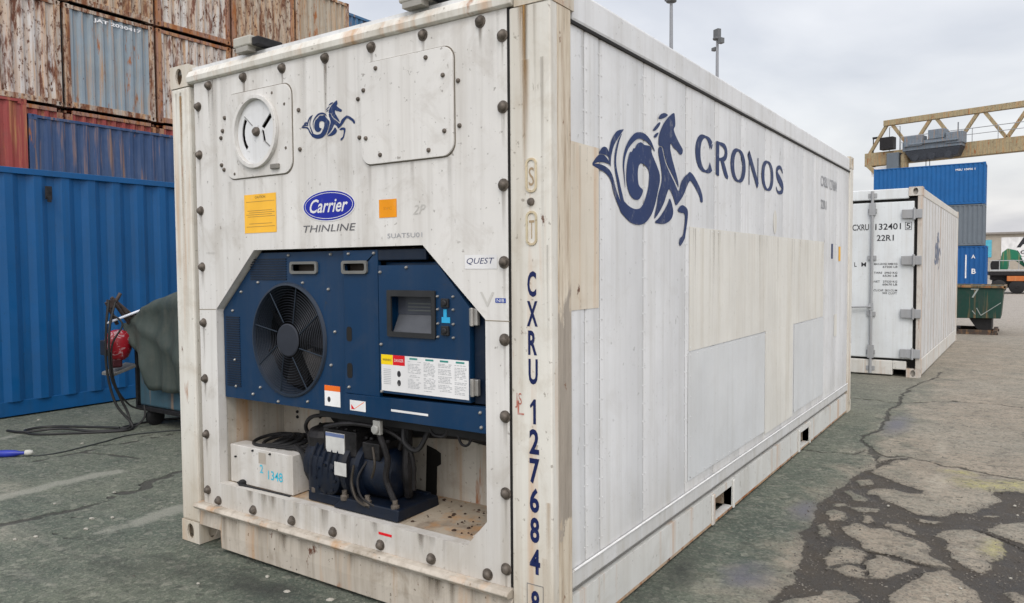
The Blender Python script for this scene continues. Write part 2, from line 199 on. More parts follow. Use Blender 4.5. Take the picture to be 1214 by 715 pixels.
# ------------------------------------------------------------------ mesh helpers
class MB:
    def __init__(s): s.v = []; s.f = []
    def quadbox(s, p):      # 8 corners: bottom 4 then top 4
        n = len(s.v); s.v += [tuple(q) for q in p]
        for a in ((3, 2, 1, 0), (4, 5, 6, 7), (0, 1, 5, 4), (1, 2, 6, 5), (2, 3, 7, 6), (3, 0, 4, 7)): s.f.append(tuple(n+i for i in a))
        return s
    def box(s, x0, x1, y0, y1, z0, z1):
        return s.quadbox([(x0, y0, z0), (x1, y0, z0), (x1, y1, z0), (x0, y1, z0), (x0, y0, z1), (x1, y0, z1), (x1, y1, z1), (x0, y1, z1)])
    def beam(s, a, b, w, h=None, up=(0, 0, 1)):
        h = h or w; a, b = Vector(a), Vector(b); d = (b-a).normalized(); up = Vector(up)
        if abs(d.dot(up)) > .99: up = Vector((0, 1, 0))
        x = d.cross(up).normalized()*w/2; y = x.cross(d).normalized()*h/2
        return s.quadbox([a-x-y, a+x-y, a+x+y, a-x+y, b-x-y, b+x-y, b+x+y, b-x+y])
    def rings(s, R_, cap=True, closed=True):
        n0 = len(s.v); k = len(R_[0])
        for r_ in R_: s.v += [tuple(p) for p in r_]
        for i in range(len(R_)-1):
            for j in range(k if closed else k-1):
                a = n0+i*k+j; b = n0+i*k+(j+1) % k; s.f.append((a, b, b+k, a+k))
        if cap and closed: s.f.append(tuple(n0+j for j in reversed(range(k)))); s.f.append(tuple(n0+(len(R_)-1)*k+j for j in range(k)))
        return s
    def tube(s, pts, rad, n=8, cap=True):
        pts = [Vector(p) for p in pts]; R_ = []; prev = None
        for i, p in enumerate(pts):
            d = (pts[min(i+1, len(pts)-1)]-pts[max(i-1, 0)]).normalized()
            if prev is None:
                a = Vector((0, 0, 1)) if abs(d.z) < .9 else Vector((0, 1, 0)); x = d.cross(a).normalized()
            else: x = (prev-d*prev.dot(d)).normalized()
            prev = x; y = d.cross(x); rr = rad[i] if isinstance(rad, (list, tuple)) else rad
            R_.append([p+x*math.cos(2*math.pi*j/n)*rr+y*math.sin(2*math.pi*j/n)*rr for j in range(n)])
        return s.rings(R_, cap)
    def lathe(s, c, axis, prof, n=24):       # prof: (distance along axis, radius)
        c = Vector(c); ax = Vector(axis).normalized(); a = Vector((0, 0, 1)) if abs(ax.z) < .9 else Vector((1, 0, 0)); x = ax.cross(a).normalized(); y = ax.cross(x)
        return s.rings([[c+ax*t+(x*math.cos(2*math.pi*j/n)+y*math.sin(2*math.pi*j/n))*max(rr, 1e-4) for j in range(n)] for t, rr in prof])
    def plate(s, outer, holes, mp, d0, d1):
        """flat plate with holes; outline in (a,b), thickness d0..d1 through mp(a,b,d)"""
        loops = [outer]+list(holes); tri = tessellate_polygon([[Vector((p[0], p[1], 0)) for p in l] for l in loops])
        flat = [p for l in loops for p in l]; n = len(s.v)
        s.v += [tuple(mp(p[0], p[1], d0)) for p in flat]+[tuple(mp(p[0], p[1], d1)) for p in flat]; k = len(flat)
        for t in tri:
            s.f.append(tuple(n+i for i in t)); s.f.append(tuple(n+k+i for i in reversed(t)))
        o = 0
        for l in loops:
            L = len(l)
            for i in range(L):
                a = n+o+i; b = n+o+(i+1) % L; s.f.append((a, b, b+k, a+k))
            o += L
        return s
    def build(s, name, mat, parent=None, bevel=0, smooth=False, loc=None):
        me = bpy.data.meshes.new(name); me.from_pydata(s.v, [], s.f); me.validate(); me.update()
        import bmesh
        bm = bmesh.new(); bm.from_mesh(me); bmesh.ops.recalc_face_normals(bm, faces=bm.faces); bm.to_mesh(me); bm.free()
        o = bpy.data.objects.new(name, me); col.objects.link(o)
        if mat: me.materials.append(mat)
        if smooth:
            for p in me.polygons: p.use_smooth = True
            try: me.set_sharp_from_angle(angle=R(38))
            except Exception: pass
        if bevel:
            b = o.modifiers.new('bevel', 'BEVEL'); b.width = bevel; b.segments = 2; b.limit_method = 'ANGLE'; b.angle_limit = R(40)
        if parent is not None: o.parent = parent
        if loc is not None: o.location = loc
        return o
def tag(o, label=None, cat=None, group=None, kind=None):
    if label: o['label'] = label
    if cat: o['category'] = cat
    if group: o['group'] = group
    if kind: o['kind'] = kind
    return o
def empty(name, loc, rz=0., label=None, cat=None, group=None):
    o = bpy.data.objects.new(name, None); col.objects.link(o); o.location = loc; o.rotation_euler = (0, 0, rz); o.empty_display_size = .3
    return tag(o, label, cat, group)
def rrect(x0, x1, z0, z1, rad, n=6):
    P = []
    for cx, cz, a0 in ((x1-rad, z0+rad, -90), (x1-rad, z1-rad, 0), (x0+rad, z1-rad, 90), (x0+rad, z0+rad, 180)):
        for i in range(n+1):
            a = R(a0+90*i/n); P.append((cx+rad*math.cos(a), cz+rad*math.sin(a)))
    return P
def ell(cx, cz, a, b, n=40): return [(cx+a*math.cos(2*math.pi*i/n), cz+b*math.sin(2*math.pi*i/n)) for i in range(n)]
front = lambda y: (lambda a, b, d: (a, y-d, b))        # wall facing -y
side = lambda x: (lambda a, b, d: (x+d, a, b))         # wall facing +x

def text(s, mp, x0, x1, z0, z1, mat, parent, name='lettering', d=.0008, bold=0., shear=0., d0=0.):
    """lettering fitted into a box of the wall's plane"""
    for bo, sh in ((bold, shear), (bold*1.7, shear), (0., shear), (0., 0.)):          # a bold outline sometimes fails to fill: try again
        cu = bpy.data.curves.new('t', 'FONT'); cu.body = s; cu.offset = bo; cu.shear = sh; cu.resolution_u = 3
        o = bpy.data.objects.new('t', cu); col.objects.link(o); dg = bpy.context.evaluated_depsgraph_get()
        me = bpy.data.meshes.new_from_object(o.evaluated_get(dg)); bpy.data.objects.remove(o)
        ok = sum(p.area for p in me.polygons) > .03*len(s.replace(' ', '')) and max(v.co.y for v in me.vertices)-min(v.co.y for v in me.vertices) < 1.4 and max(v.co.x for v in me.vertices) < 1.1*len(s)
        if ok: break
        bpy.data.curves.remove(cu)
    xs = [v.co.x for v in me.vertices]; ys = [v.co.y for v in me.vertices]; ax, bx, ay, by = min(xs), max(xs), min(ys), max(ys)
    for v in me.vertices:
        v.co = mp(x0+(v.co.x-ax)/(bx-ax)*(x1-x0), z0+(v.co.y-ay)/(by-ay)*(z1-z0), d0+d)
    o = bpy.data.objects.new(name, me); col.objects.link(o); me.materials.clear(); me.materials.append(mat); o.parent = parent
    if ok: bpy.data.curves.remove(cu)
    return o
def stroke_poly(pts, n=1):
    """variable-width stroke (a, b, width) -> outline"""
    # catmull-rom resample
    P = [np.array(p, float) for p in pts]; Q = []
    for i in range(len(P)-1):
        p0 = P[max(i-1, 0)]; p1 = P[i]; p2 = P[i+1]; p3 = P[min(i+2, len(P)-1)]
        for t in np.linspace(0, 1, 5)[:-1]:
            Q.append(.5*((2*p1)+(-p0+p2)*t+(2*p0-5*p1+4*p2-p3)*t*t+(-p0+3*p1-3*p2+p3)*t**3))
    Q.append(P[-1]); L = []; Rr = []
    for i, q in enumerate(Q):
        t = Q[min(i+1, len(Q)-1)][:2]-Q[max(i-1, 0)][:2]; t = t/(np.linalg.norm(t)+1e-9); nrm = np.array([-t[1], t[0]]); h = max(q[2], .001)/2
        L.append(tuple(q[:2]+nrm*h)); Rr.append(tuple(q[:2]-nrm*h))
    return L, Rr
def stroke_mesh(mb, pts, mp, d):
    L, Rr = stroke_poly(pts); n = len(mb.v)
    for a, b in zip(L, Rr): mb.v += [tuple(mp(a[0], a[1], d)), tuple(mp(b[0], b[1], d))]
    for i in range(len(L)-1): mb.f.append((n+2*i, n+2*i+1, n+2*i+3, n+2*i+2))
def flat_poly(mb, P, mp, d):
    tri = tessellate_polygon([[Vector((p[0], p[1], 0)) for p in P]]); n = len(mb.v); mb.v += [tuple(mp(p[0], p[1], d)) for p in P]
    for t in tri: mb.f.append(tuple(n+i for i in t))
def smooth_poly(P, it=1):
    for _ in range(it):
        Q = []
        for i in range(len(P)):
            a, b = P[i], P[(i+1) % len(P)]; Q += [(.78*a[0]+.22*b[0], .78*a[1]+.22*b[1]), (.22*a[0]+.78*b[0], .22*a[1]+.78*b[1])]
        P = Q
    return P
def curve(pts, n=6):
    P = [Vector(p) for p in pts]; Q = []
    for i in range(len(P)-1):
        p0 = P[max(i-1, 0)]; p1 = P[i]; p2 = P[i+1]; p3 = P[min(i+2, len(P)-1)]
        for k in range(n):
            t = k/n; Q.append(.5*((2*p1)+(p2-p0)*t+(2*p0-5*p1+4*p2-p3)*t*t+(-p0+3*p1-3*p2+p3)*t**3))
    return Q+[P[-1]]
# ------------------------------------------------------------------ the ground
def vnoise(x, y, seed=0):
    rs = np.random.RandomState(seed); T = rs.rand(256, 256); xi = np.floor(x).astype(int); yi = np.floor(y).astype(int); fx = x-xi; fy = y-yi
    fx = fx*fx*(3-2*fx); fy = fy*fy*(3-2*fy); g = lambda i, j: T[i % 256, j % 256]
    return (g(xi, yi)*(1-fx)+g(xi+1, yi)*fx)*(1-fy)+(g(xi, yi+1)*(1-fx)+g(xi+1, yi+1)*fx)*fy
def seg_dist(px, py, P, closed):
    d = np.full(px.shape, 1e9); ins = np.zeros(px.shape, bool); n = len(P)
    for i in range(n if closed else n-1):
        ax, ay = P[i]; bx, by = P[(i+1) % n]; ex, ey = bx-ax, by-ay
        t = np.clip(((px-ax)*ex+(py-ay)*ey)/(ex*ex+ey*ey+1e-12), 0, 1); d = np.minimum(d, np.hypot(px-ax-t*ex, py-ay-t*ey))
        if closed:
            c = ((ay > py) != (by > py)) & (px < ex*(py-ay)/(ey+1e-12)+ax); ins ^= c
    return np.where(ins, -d, d) if closed else d
def geo(a, b, n): return a+(b-a)*(np.linspace(0, 1, n)**3)
xs = np.concatenate([-geo(7, 900, 26)[::-1], np.arange(-6.95, 2.3, .07), np.arange(2.3, 5.4, .022), geo(5.45, 900, 30)])
ys = np.concatenate([-geo(2.5, 900, 20)[::-1], np.arange(-2.45, 0, .07), np.arange(0, 8.6, .022), np.arange(8.6, 20, .15), geo(20.1, 900, 30)])
X, Y = np.meshgrid(xs, ys); X = X.ravel(); Y = Y.ravel()
wx = X+.06*(vnoise(X*7, Y*7, 1)-.5)+.03*(vnoise(X*19, Y*19, 2)-.5); wy = Y+.09*(vnoise(X*7, Y*7, 3)-.5)+.04*(vnoise(X*19, Y*19, 4)-.5)
near = (np.abs(X) < 8) & (Y > -3) & (Y < 12)
wet = np.full(X.shape, .3); ck = np.full(X.shape, .3); sk = np.full(X.shape, .3)
nx, ny = wx[near], wy[near]
dw = seg_dist(nx, ny, DATA['wet'], True)
for P in DATA['isl']: dw = np.maximum(dw, -seg_dist(nx, ny, P, True))
wet[near] = np.clip(dw, -.3, .3)
dc = np.full(nx.shape, .3)
for P, wd in DATA['cr']: dc = np.minimum(dc, seg_dist(nx, ny, P, False)-wd)
ck[near] = np.clip(dc, -.3, .3)
ds = np.full(nx.shape, .3)
for P, wd in DATA['sk']: ds = np.minimum(ds, seg_dist(nx, ny, P, False)-wd)
sk[near] = np.clip(ds, -.3, .3)
Z = .012*(vnoise(X*.6, Y*.6, 5)-.5)*near-.010*np.clip((.014-wet)/.04, 0, 1)-.008*np.clip((.012-ck)/.015, 0, 1)
nxn, nyn = len(xs), len(ys); co = np.stack([X, Y, Z], 1).astype(np.float32)
ii = (np.arange(nyn-1)[:, None]*nxn+np.arange(nxn-1)[None]).ravel(); fc = np.stack([ii, ii+1, ii+1+nxn, ii+nxn], 1)
me = bpy.data.meshes.new('ground'); me.vertices.add(len(co)); me.vertices.foreach_set('co', co.ravel()); me.loops.add(fc.size); me.loops.foreach_set('vertex_index', fc.ravel().astype(np.int32))
me.polygons.add(len(fc)); me.polygons.foreach_set('loop_start', (np.arange(len(fc))*4).astype(np.int32)); me.polygons.foreach_set('loop_total', np.full(len(fc), 4, np.int32)); me.update(); me.validate()
me.polygons.foreach_set('use_smooth', np.ones(len(fc), bool))
def blobs(L_):
    o_ = np.zeros(X.shape)
    for cx, cy, rx, ry in L_: o_ = np.maximum(o_, np.clip(1.25-np.hypot((wx-cx)/rx, (wy-cy)/ry), 0, 1))
    return o_
yel = blobs([(3.72, 3.62, .22, .16), (3.9, 3.75, .18, .14), (3.82, 2.3, .10, .17), (3.55, 3.9, .12, .10)]); lit = blobs([(3.44, 3.50, .07, .28), (3.37, 4.7, .06, .35), (-2.2, -.2, .5, .2), (-1.2, -.55, .5, .12)])
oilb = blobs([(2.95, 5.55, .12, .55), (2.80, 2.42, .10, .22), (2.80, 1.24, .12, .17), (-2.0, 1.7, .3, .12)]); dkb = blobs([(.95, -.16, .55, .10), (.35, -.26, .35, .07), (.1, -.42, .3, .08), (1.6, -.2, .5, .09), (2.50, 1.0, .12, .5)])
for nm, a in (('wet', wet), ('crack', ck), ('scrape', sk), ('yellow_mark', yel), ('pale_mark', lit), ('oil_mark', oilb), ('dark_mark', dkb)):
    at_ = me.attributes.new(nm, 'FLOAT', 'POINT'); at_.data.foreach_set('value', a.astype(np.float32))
ground = bpy.data.objects.new('ground', me); col.objects.link(ground); tag(ground, kind='structure')
gm = bpy.data.materials.new('yard_asphalt'); gm.use_nodes = True; nt = gm.node_tree; b = nt.nodes['Principled BSDF']; me.materials.append(gm)
tc = N(nt, 'ShaderNodeTexCoord'); P_ = tc.outputs['Object']
def attr(n): a = N(nt, 'ShaderNodeAttribute', attribute_name=n); return a.outputs['Fac']
def mth(op, a, b_=0.):
    n = N(nt, 'ShaderNodeMath', operation=op)
    for s, i in ((a, 0), (b_, 1)):
        if isinstance(s, (int, float)): n.inputs[i].default_value = s
        else: nt.links.new(s, n.inputs[i])
    return n.outputs[0]
def mrange(a, lo, hi, o0=0., o1=1.):
    n = N(nt, 'ShaderNodeMapRange', ins={1: lo, 2: hi, 3: o0, 4: o1}); n.interpolation_type = 'SMOOTHSTEP'; nt.links.new(a, n.inputs[0]); return n.outputs[0]
n_big = noise(nt, P_, .55, 5, .6, .4); n_mid = noise(nt, P_, 3.2, 7, .68, .5); n_fine = noise(nt, P_, 60, 4, .7); n_edge = noise(nt, P_, 22, 5, .7)
sp = N(nt, 'ShaderNodeSeparateXYZ'); nt.links.new(P_, sp.inputs[0])
xw = mth('ADD', sp.outputs[0], mth('MULTIPLY', mth('SUBTRACT', n_mid, .5), 1.3))
# greenish stained asphalt on the left and along the container, paler bare concrete to the right and beyond
t_right = mrange(xw, 2.6, 3.25); t_far = mrange(mth('ADD', sp.outputs[1], mth('MULTIPLY', mth('SUBTRACT', n_big, .5), 3.)), 4.5, 12.)
t_east = mrange(sp.outputs[0], 1.4, 2.6)
pale = mth('MAXIMUM', t_right, mth('MULTIPLY', t_far, t_east)); pale = mth('MAXIMUM', pale, mrange(sp.outputs[1], 14, 30))
green = ramp(nt, n_mid, .30, .72, (.036, .054, .043, 1), (.150, .172, .128, 1))
gre2 = ramp(nt, n_big, .32, .68, (.040, .068, .056, 1), (.185, .195, .140, 1))
green = mixc(nt, .5, green, gre2)
tan = ramp(nt, n_mid, .28, .75, (.205, .175, .135, 1), (.41, .345, .265, 1))
tan = mixc(nt, mul(nt, ramp(nt, n_big, .45, .7), .45), tan, (.27, .275, .235, 1))
c = mixc(nt, pale, green, tan)
far_t = mrange(sp.outputs[1], 12, 26); c = mixc(nt, far_t, c, (.40, .355, .31, 1))
# lines dragged along the yard
mp = N(nt, 'ShaderNodeMapping'); mp.inputs['Scale'].default_value = (1.2, 9, 1); mp.inputs['Rotation'].default_value = (0, 0, R(-28)); nt.links.new(P_, mp.inputs[0])
drag = ramp(nt, noise(nt, mp.outputs[0], 1, 6, .65), .52, .72); c = mixc(nt, mul(nt, drag, .42), c, (.24, .235, .20, 1))
dn = ramp(nt, noise(nt, mp.outputs[0], 1.9, 6, .65), .54, .74); c = mixc(nt, mul(nt, dn, .5), c, (.035, .042, .038, 1))
# sand specks and gravel
c = mixc(nt, mul(nt, ramp(nt, n_fine, .54, .72), .38), c, (.38, .36, .30, 1))
c = mixc(nt, mul(nt, ramp(nt, noise(nt, P_, 34, 5, .7), .52, .68), .45), c, (.04, .042, .036, 1))
blt = ramp(nt, noise(nt, P_, 9, 6, .75, .8), .56, .64); c = mixc(nt, mul(nt, blt, .35), c, (.05, .052, .045, 1))
blt2 = ramp(nt, noise(nt, P_, 5.3, 7, .8, 1.2), .60, .66); c = mixc(nt, mul(nt, blt2, .30), c, (.30, .29, .24, 1))
vo = N(nt, 'ShaderNodeTexVoronoi', ins={'Scale': 75.}); nt.links.new(P_, vo.inputs['Vector']); sv = N(nt, 'ShaderNodeSeparateColor'); nt.links.new(vo.outputs['Color'], sv.inputs[0])
c = mixc(nt, mul(nt, ramp(nt, sv.outputs[0], .62, .95), .28), c, (.34, .34, .27, 1)); c = mixc(nt, mul(nt, ramp(nt, sv.outputs[1], .62, .95), .34), c, (.03, .036, .028, 1))
vb = N(nt, 'ShaderNodeTexVoronoi', ins={'Scale': 28.}); nt.links.new(P_, vb.inputs['Vector']); sb = N(nt, 'ShaderNodeSeparateColor'); nt.links.new(vb.outputs['Color'], sb.inputs[0])
c = mixc(nt, mul(nt, ramp(nt, sb.outputs[0], .90, .96), .28), c, (.34, .33, .27, 1)); c = mixc(nt, mul(nt, ramp(nt, sb.outputs[2], .88, .96), .35), c, (.035, .038, .03, 1))
# pale scrapes
sc_ = mrange(mth('ADD', attr('scrape'), mth('MULTIPLY', mth('SUBTRACT', n_edge, .5), .12)), -.02, .05, 1, 0)
c = mixc(nt, mul(nt, sc_, .7), c, (.30, .30, .25, 1))
# old yellow marking paint
yl = mth('MULTIPLY', attr('yellow_mark'), ramp(nt, n_edge, .36, .60)); c = mixc(nt, mul(nt, yl, .55), c, (.46, .43, .12, 1))
pm2 = mth('MULTIPLY', attr('pale_mark'), ramp(nt, n_edge, .36, .58)); c = mixc(nt, mul(nt, pm2, .6), c, (.46, .42, .34, 1))
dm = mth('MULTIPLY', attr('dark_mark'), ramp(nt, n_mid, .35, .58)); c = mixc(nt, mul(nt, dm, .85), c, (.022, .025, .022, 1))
oil = mth('MULTIPLY', attr('oil_mark'), mul(nt, ramp(nt, n_mid, .25, .50), .85))
c = mixc(nt, oil, c, (.112, .112, .135, 1))
# open mud-filled cracks
cw = mth('ADD', attr('crack'), mth('MULTIPLY', mth('SUBTRACT', n_edge, .5), .035)); cf = mrange(cw, -.002, .012, 1, 0)
c = mixc(nt, mul(nt, cf, .85), c, (.045, .042, .036, 1))
# wet mud
ww = mth('ADD', attr('wet'), mth('MULTIPLY', mth('SUBTRACT', n_edge, .5), .062)); wf = mrange(ww, -.006, .006, 1, 0)
mud = ramp(nt, n_mid, .35, .7, (.022, .017, .012, 1), (.070, .056, .040, 1)); mud = mixc(nt, mul(nt, ramp(nt, n_fine, .6, .7), .25), mud, (.2, .18, .15, 1))
damp = mrange(ww, .0, .07, .35, 0.); c = mixc(nt, damp, c, (.12, .108, .09, 1))
c = mixc(nt, wf, c, mud)
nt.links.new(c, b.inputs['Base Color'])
rg = mixc(nt, wf, (.86, .86, .86, 1), ramp(nt, n_mid, .4, .6, (.38, .38, .38, 1), (.75, .75, .75, 1))); rg = mixc(nt, oil, rg, (.4, .4, .4, 1)); nt.links.new(rg, b.inputs['Roughness'])
hg = mth('ADD', mth('ADD', mth('MULTIPLY', sv.outputs[0], .22), mth('MULTIPLY', n_fine, .5)), mth('MULTIPLY', n_edge, .8)); hg = mth('SUBTRACT', hg, mth('MULTIPLY', cf, 1.2)); hg = mth('SUBTRACT', hg, mth('MULTIPLY', wf, .8))
bp = N(nt, 'ShaderNodeBump', ins={'Strength': .9, 'Distance': .02}); nt.links.new(hg, bp.inputs['Height']); nt.links.new(bp.outputs[0], b.inputs['Normal'])

# grit washed into the cracks and hollows
rs = np.random.RandomState(4); near_i = np.where(near & (X > 2.45) & (Y > .4) & (Y < 7.5) & (wet < .05))[0]; pick = rs.choice(near_i, 2600); gv = []; gf = []
oth = np.where(near & (Y > -1.2) & (Y < 6) & ((X < -.05) | (X > 2.5) | (Y < -.1)))[0]; pick = np.concatenate([pick, rs.choice(oth, 2200)])
for q in pick:
    s_ = rs.uniform(.0022, .0075); x, y, z = X[q]+rs.uniform(-.02, .02), Y[q]+rs.uniform(-.02, .02), Z[q]; n = len(gv); a0 = rs.uniform(0, 6)
    for k in range(5): rr_ = s_*rs.uniform(.7, 1.3); gv.append((x+rr_*math.cos(a0+k*1.2566), y+rr_*math.sin(a0+k*1.2566), z-.001))
    gv.append((x+rs.uniform(-.3, .3)*s_, y, z+s_*rs.uniform(.5, 1.)))
    for k in range(5): gf.append((n+k, n+(k+1) % 5, n+5))
gme = bpy.data.meshes.new('grit'); gme.from_pydata(gv, [], gf); go = bpy.data.objects.new('grit', gme); col.objects.link(go); gme.materials.append(plain('grit_stone', (.12, .11, .095), .8, 0, .8, 9)); tag(go, 'loose grit scattered over the yard and in its cracks', 'grit', kind='stuff')

# ------------------------------------------------------------------ corrugated dry containers
def corr(length, height, pitch, depth):
    """profile points along the wall: (u, offset)"""
    n = max(1, round(length/pitch)); p = length/n; out = []
    for i in range(n):
        o = i*p; out += [(o, 0), (o+.27*p, 0), (o+.5*p, -depth), (o+.77*p, -depth)]
    out.append((length, 0)); return out
def wall(mb, prof, z0, z1, mp):
    n = len(mb.v)
    for uu, d in prof: mb.v += [tuple(mp(uu, z0, d)), tuple(mp(uu, z1, d))]
    for i in range(len(prof)-1): mb.f.append((n+2*i, n+2*i+2, n+2*i+3, n+2*i+1))
def casting_mesh():
    if 'c' in CM: return CM['c']
    m = MB(); A, B, Hh = .162, .178, .118
    hole = lambda cx, cz: ell(cx, cz, .031, .045, 14)
    m.plate([(0, 0), (A, 0), (A, Hh), (0, Hh)], [hole(A/2, Hh/2)], lambda a, b_, d: (a, -d, b_), 0, -.012)
    m.plate([(0, 0), (A, 0), (A, Hh), (0, Hh)], [], lambda a, b_, d: (a, B-d, b_), 0, .012)
    m.plate([(.0125, 0), (B-.0125, 0), (B-.0125, Hh), (.0125, Hh)], [hole(B/2, Hh/2)], lambda a, b_, d: (A-d, a, b_), 0, .012)
    m.plate([(.0125, 0), (B-.0125, 0), (B-.0125, Hh), (.0125, Hh)], [hole(B/2, Hh/2)], lambda a, b_, d: (d, a, b_), 0, .012)
    m.box(.0125, A-.0125, .0125, B-.0125, Hh-.012, Hh); m.box(.0125, A-.0125, .0125, B-.0125, 0, .012)
    m.box(.0127, A-.0127, .05, .13, .02, .098)
    o = m.build('corner_casting', None); CM['c'] = o.data; bpy.data.objects.remove(o); return CM['c']
CM = {}
def castings(t, W, L, H, mat):
    me = casting_mesh()
    if mat.name not in CM:
        k = me.copy(); k.materials.clear(); k.materials.append(mat); CM[mat.name] = k
    for x, sx in ((0, 1), (W, -1)):
        for y, sy in ((0, 1), (L, -1)):
            for z, sz in ((0, 1), (H, -1)):
                o = bpy.data.objects.new('corner_casting', CM[mat.name]); col.objects.link(o); o.parent = t; o.location = (x, y, z); o.scale = (sx, sy, sz)
def dry_container(loc, rz, L, H, paintm, framem, label, group=None, W=2.438, name='shipping_container', end_pitch=.27, corner=True, doors=False, W_end=None):
    t = empty(name, loc, rz, label, 'container', group); e = .003
    for x0, x1 in ((e, .16), (W-.16, W-e)):
        for y0, y1 in ((e, .12), (L-.12, L-e)): MB().box(x0, x1, y0, y1, .118, H-.118).build('corner_post', framem, t, .006)
    for x0, x1 in ((.006, .07), (W-.07, W-.006)):
        MB().box(x0, x1, .12, L-.12, H-.075, H-.012).build('top_rail', framem, t, .004); MB().box(x0+(.04 if x0 < 1 else 0), x1-(0 if x0 < 1 else .04), .12, L-.12, .015, .17).build('bottom_rail', framem, t, .004)
    for y0, y1 in ((.006, .07), (L-.07, L-.006)):
        MB().box(.16, W-.16, y0, y1, H-.11, H-.012).build('top_rail', framem, t, .004); MB().box(.16, W-.16, y0, y1, .015, .16).build('bottom_rail', framem, t, .004)
    for sx in (0, 1):
        mb = MB(); mpf = (lambda a, b_, d: (W-.022+d, a+.12, b_)) if sx else (lambda a, b_, d: (.022-d, a+.12, b_))
        wall(mb, corr(L-.24, H, .278, .036), .165, H-.07, mpf); mb.build('side_wall', paintm, t)
    for sy in (0, 1):
        mb = MB(); mpf = (lambda a, b_, d: (a+.16, L-.03+d, b_)) if sy else (lambda a, b_, d: (a+.16, .03-d, b_))
        wall(mb, corr(W-.32, H, end_pitch, .062), .155, H-.105, mpf); mb.build('end_wall', paintm, t)
    mb = MB(); wall(mb, corr(L-.14, H, .21, .02), .03, W-.03, lambda a, b_, d: (b_, a+.07, H-.02+d)); mb.build('roof', paintm, t)
    fl = MB().box(.07, W-.07, .07, L-.07, .12, .15).build('floor_deck', dark_metal, t)
    if corner: castings(t, W, L, H, framem)
    return t

rust_white = paint('rusty_white_paint', (.56, .55, .53), (.50, .40, .27), .8, .25, .62, .65, .3, 0., (.15, .06, .035))
rust_beige = paint('rusty_beige_paint', (.42, .38, .31), (.26, .17, .10), .8, .45, .34, .65, .3)
rust_brown = paint('rusty_brown_paint', (.46, .41, .34), (.26, .15, .08), .8, .5, .72, .7, .3, 0., (.17, .075, .04))
faded_grey = paint('faded_grey_blue_paint', (.24, .30, .345), (.40, .36, .27), .45, .22, .20, .55, .15)
rust_frame = paint('rusted_frame', (.46, .41, .35), (.16, .08, .045), .9, .9, .74, .75, .3, 0., (.19, .075, .035))
rust_frame_red = paint('rusted_red_frame', (.30, .17, .13), (.10, .05, .04), .7, .8, .6, .75, .3)
blue_a = paint('cobalt_paint', (.003, .080, .235), (.02, .06, .12), .35, .2, 0, .45, .1)
blue_b = paint('navy_side_paint', (.030, .065, .155), (.12, .15, .22), .45, .2, .05, .5, .1)
blue_c = paint('bright_blue_paint', (.006, .10, .30), (.02, .07, .16), .2, .12, .0, .5, .1)
blue_d = paint('mid_blue_paint', (.006, .085, .27), (.02, .07, .16), .2, .12, .0, .5, .1)
blue_e = paint('dull_blue_paint', (.05, .14, .27), (.1, .12, .16), .3, .2, .1, .5, .1)
grey_c = paint('slate_grey_paint', (.13, .155, .18), (.1, .1, .1), .2, .1, .0, .5, .1)
red_c = paint('faded_red_paint', (.29, .055, .05), (.16, .07, .05), .45, .3, .2, .55, .15)
sky_blue = paint('sky_blue_paint', (.02, .14, .42), (.05, .1, .2), .2, .1, .0, .5, .1)

# bright blue container along the left
c1 = dry_container((-4.70-2.438, -2.1, 0), 0, 12.192, 2.60, blue_a, blue_a, 'long bright blue container on the ground at the left, behind the tarpaulin-covered cart', W=2.438)
lk = MB(); lk.box(2.44, 2.447, 3.55, 3.62, 2.28, 2.42).box(2.447, 2.462, 3.565, 3.605, 2.25, 2.31); lk.build('vent_cover', dark_metal, c1, .003)
# rusty stack: ends towards +x ; a row of four in two tiers, on a hidden base
XP = -17.3; WS = 2.52; rows = [5.12+2.6*i for i in range(5)]
STK = 'containers of the rusty stack at upper left'
lab3 = ['rust-streaked white container at the left edge of the photo, above the faded red one', 'faded grey-blue container end with rusty corner posts and a worn white stencil line', 'rust-spotted white container end right of the grey-blue one, lower of two rust-streaked white ends', 'rusty beige container end low in the stack, behind the big white reefer', 'rusty beige container end at the right end of its tier, behind the big white reefer']
lab4 = ['rusty container at the left end of the topmost tier of the rusty stack', 'brown rusty container end directly above the grey-blue container', 'rust-streaked white container end on the topmost tier, upper of two rust-streaked white ends', 'brown rusted container end on the topmost tier, between a white and a beige end', 'pale beige container end with rust, rightmost of the topmost rusty tier']
mats3 = [(rust_white, rust_frame), (faded_grey, rust_frame), (rust_white, rust_frame_red), (rust_beige, rust_frame), (rust_beige, rust_frame)]
mats4 = [(rust_white, rust_frame), (rust_brown, rust_frame), (rust_white, rust_frame_red), (rust_brown, rust_frame_red), (rust_beige, rust_frame)]
for i, y in enumerate(rows):
    dry_container((XP, y, 0), R(90), 6.058, 2.93, blue_e, rust_frame, 'dull blue container hidden at ground level under the rusty stack', STK, W=WS, corner=False)
    dry_container((XP, y, 2.95), R(90), 6.058, 2.89, red_c, rust_frame_red, 'faded red container showing as a thin red line above the navy one', STK, W=WS, corner=False)
    t3 = dry_container((XP, y, 5.90), R(90), 6.058, 2.75, *mats3[i], lab3[i], STK, end_pitch=.265, W=WS)
    if i == 1: text('JAT 2030417', lambda a, b_, d: (a, -d, b_), .80, 2.15, 2.44, 2.56, white_film, t3, d=-.022, bold=.03)
    dry_container((XP, y, 8.73), R(90), 6.058, 2.78, *mats4[i], lab4[i], STK, end_pitch=.265, W=WS)
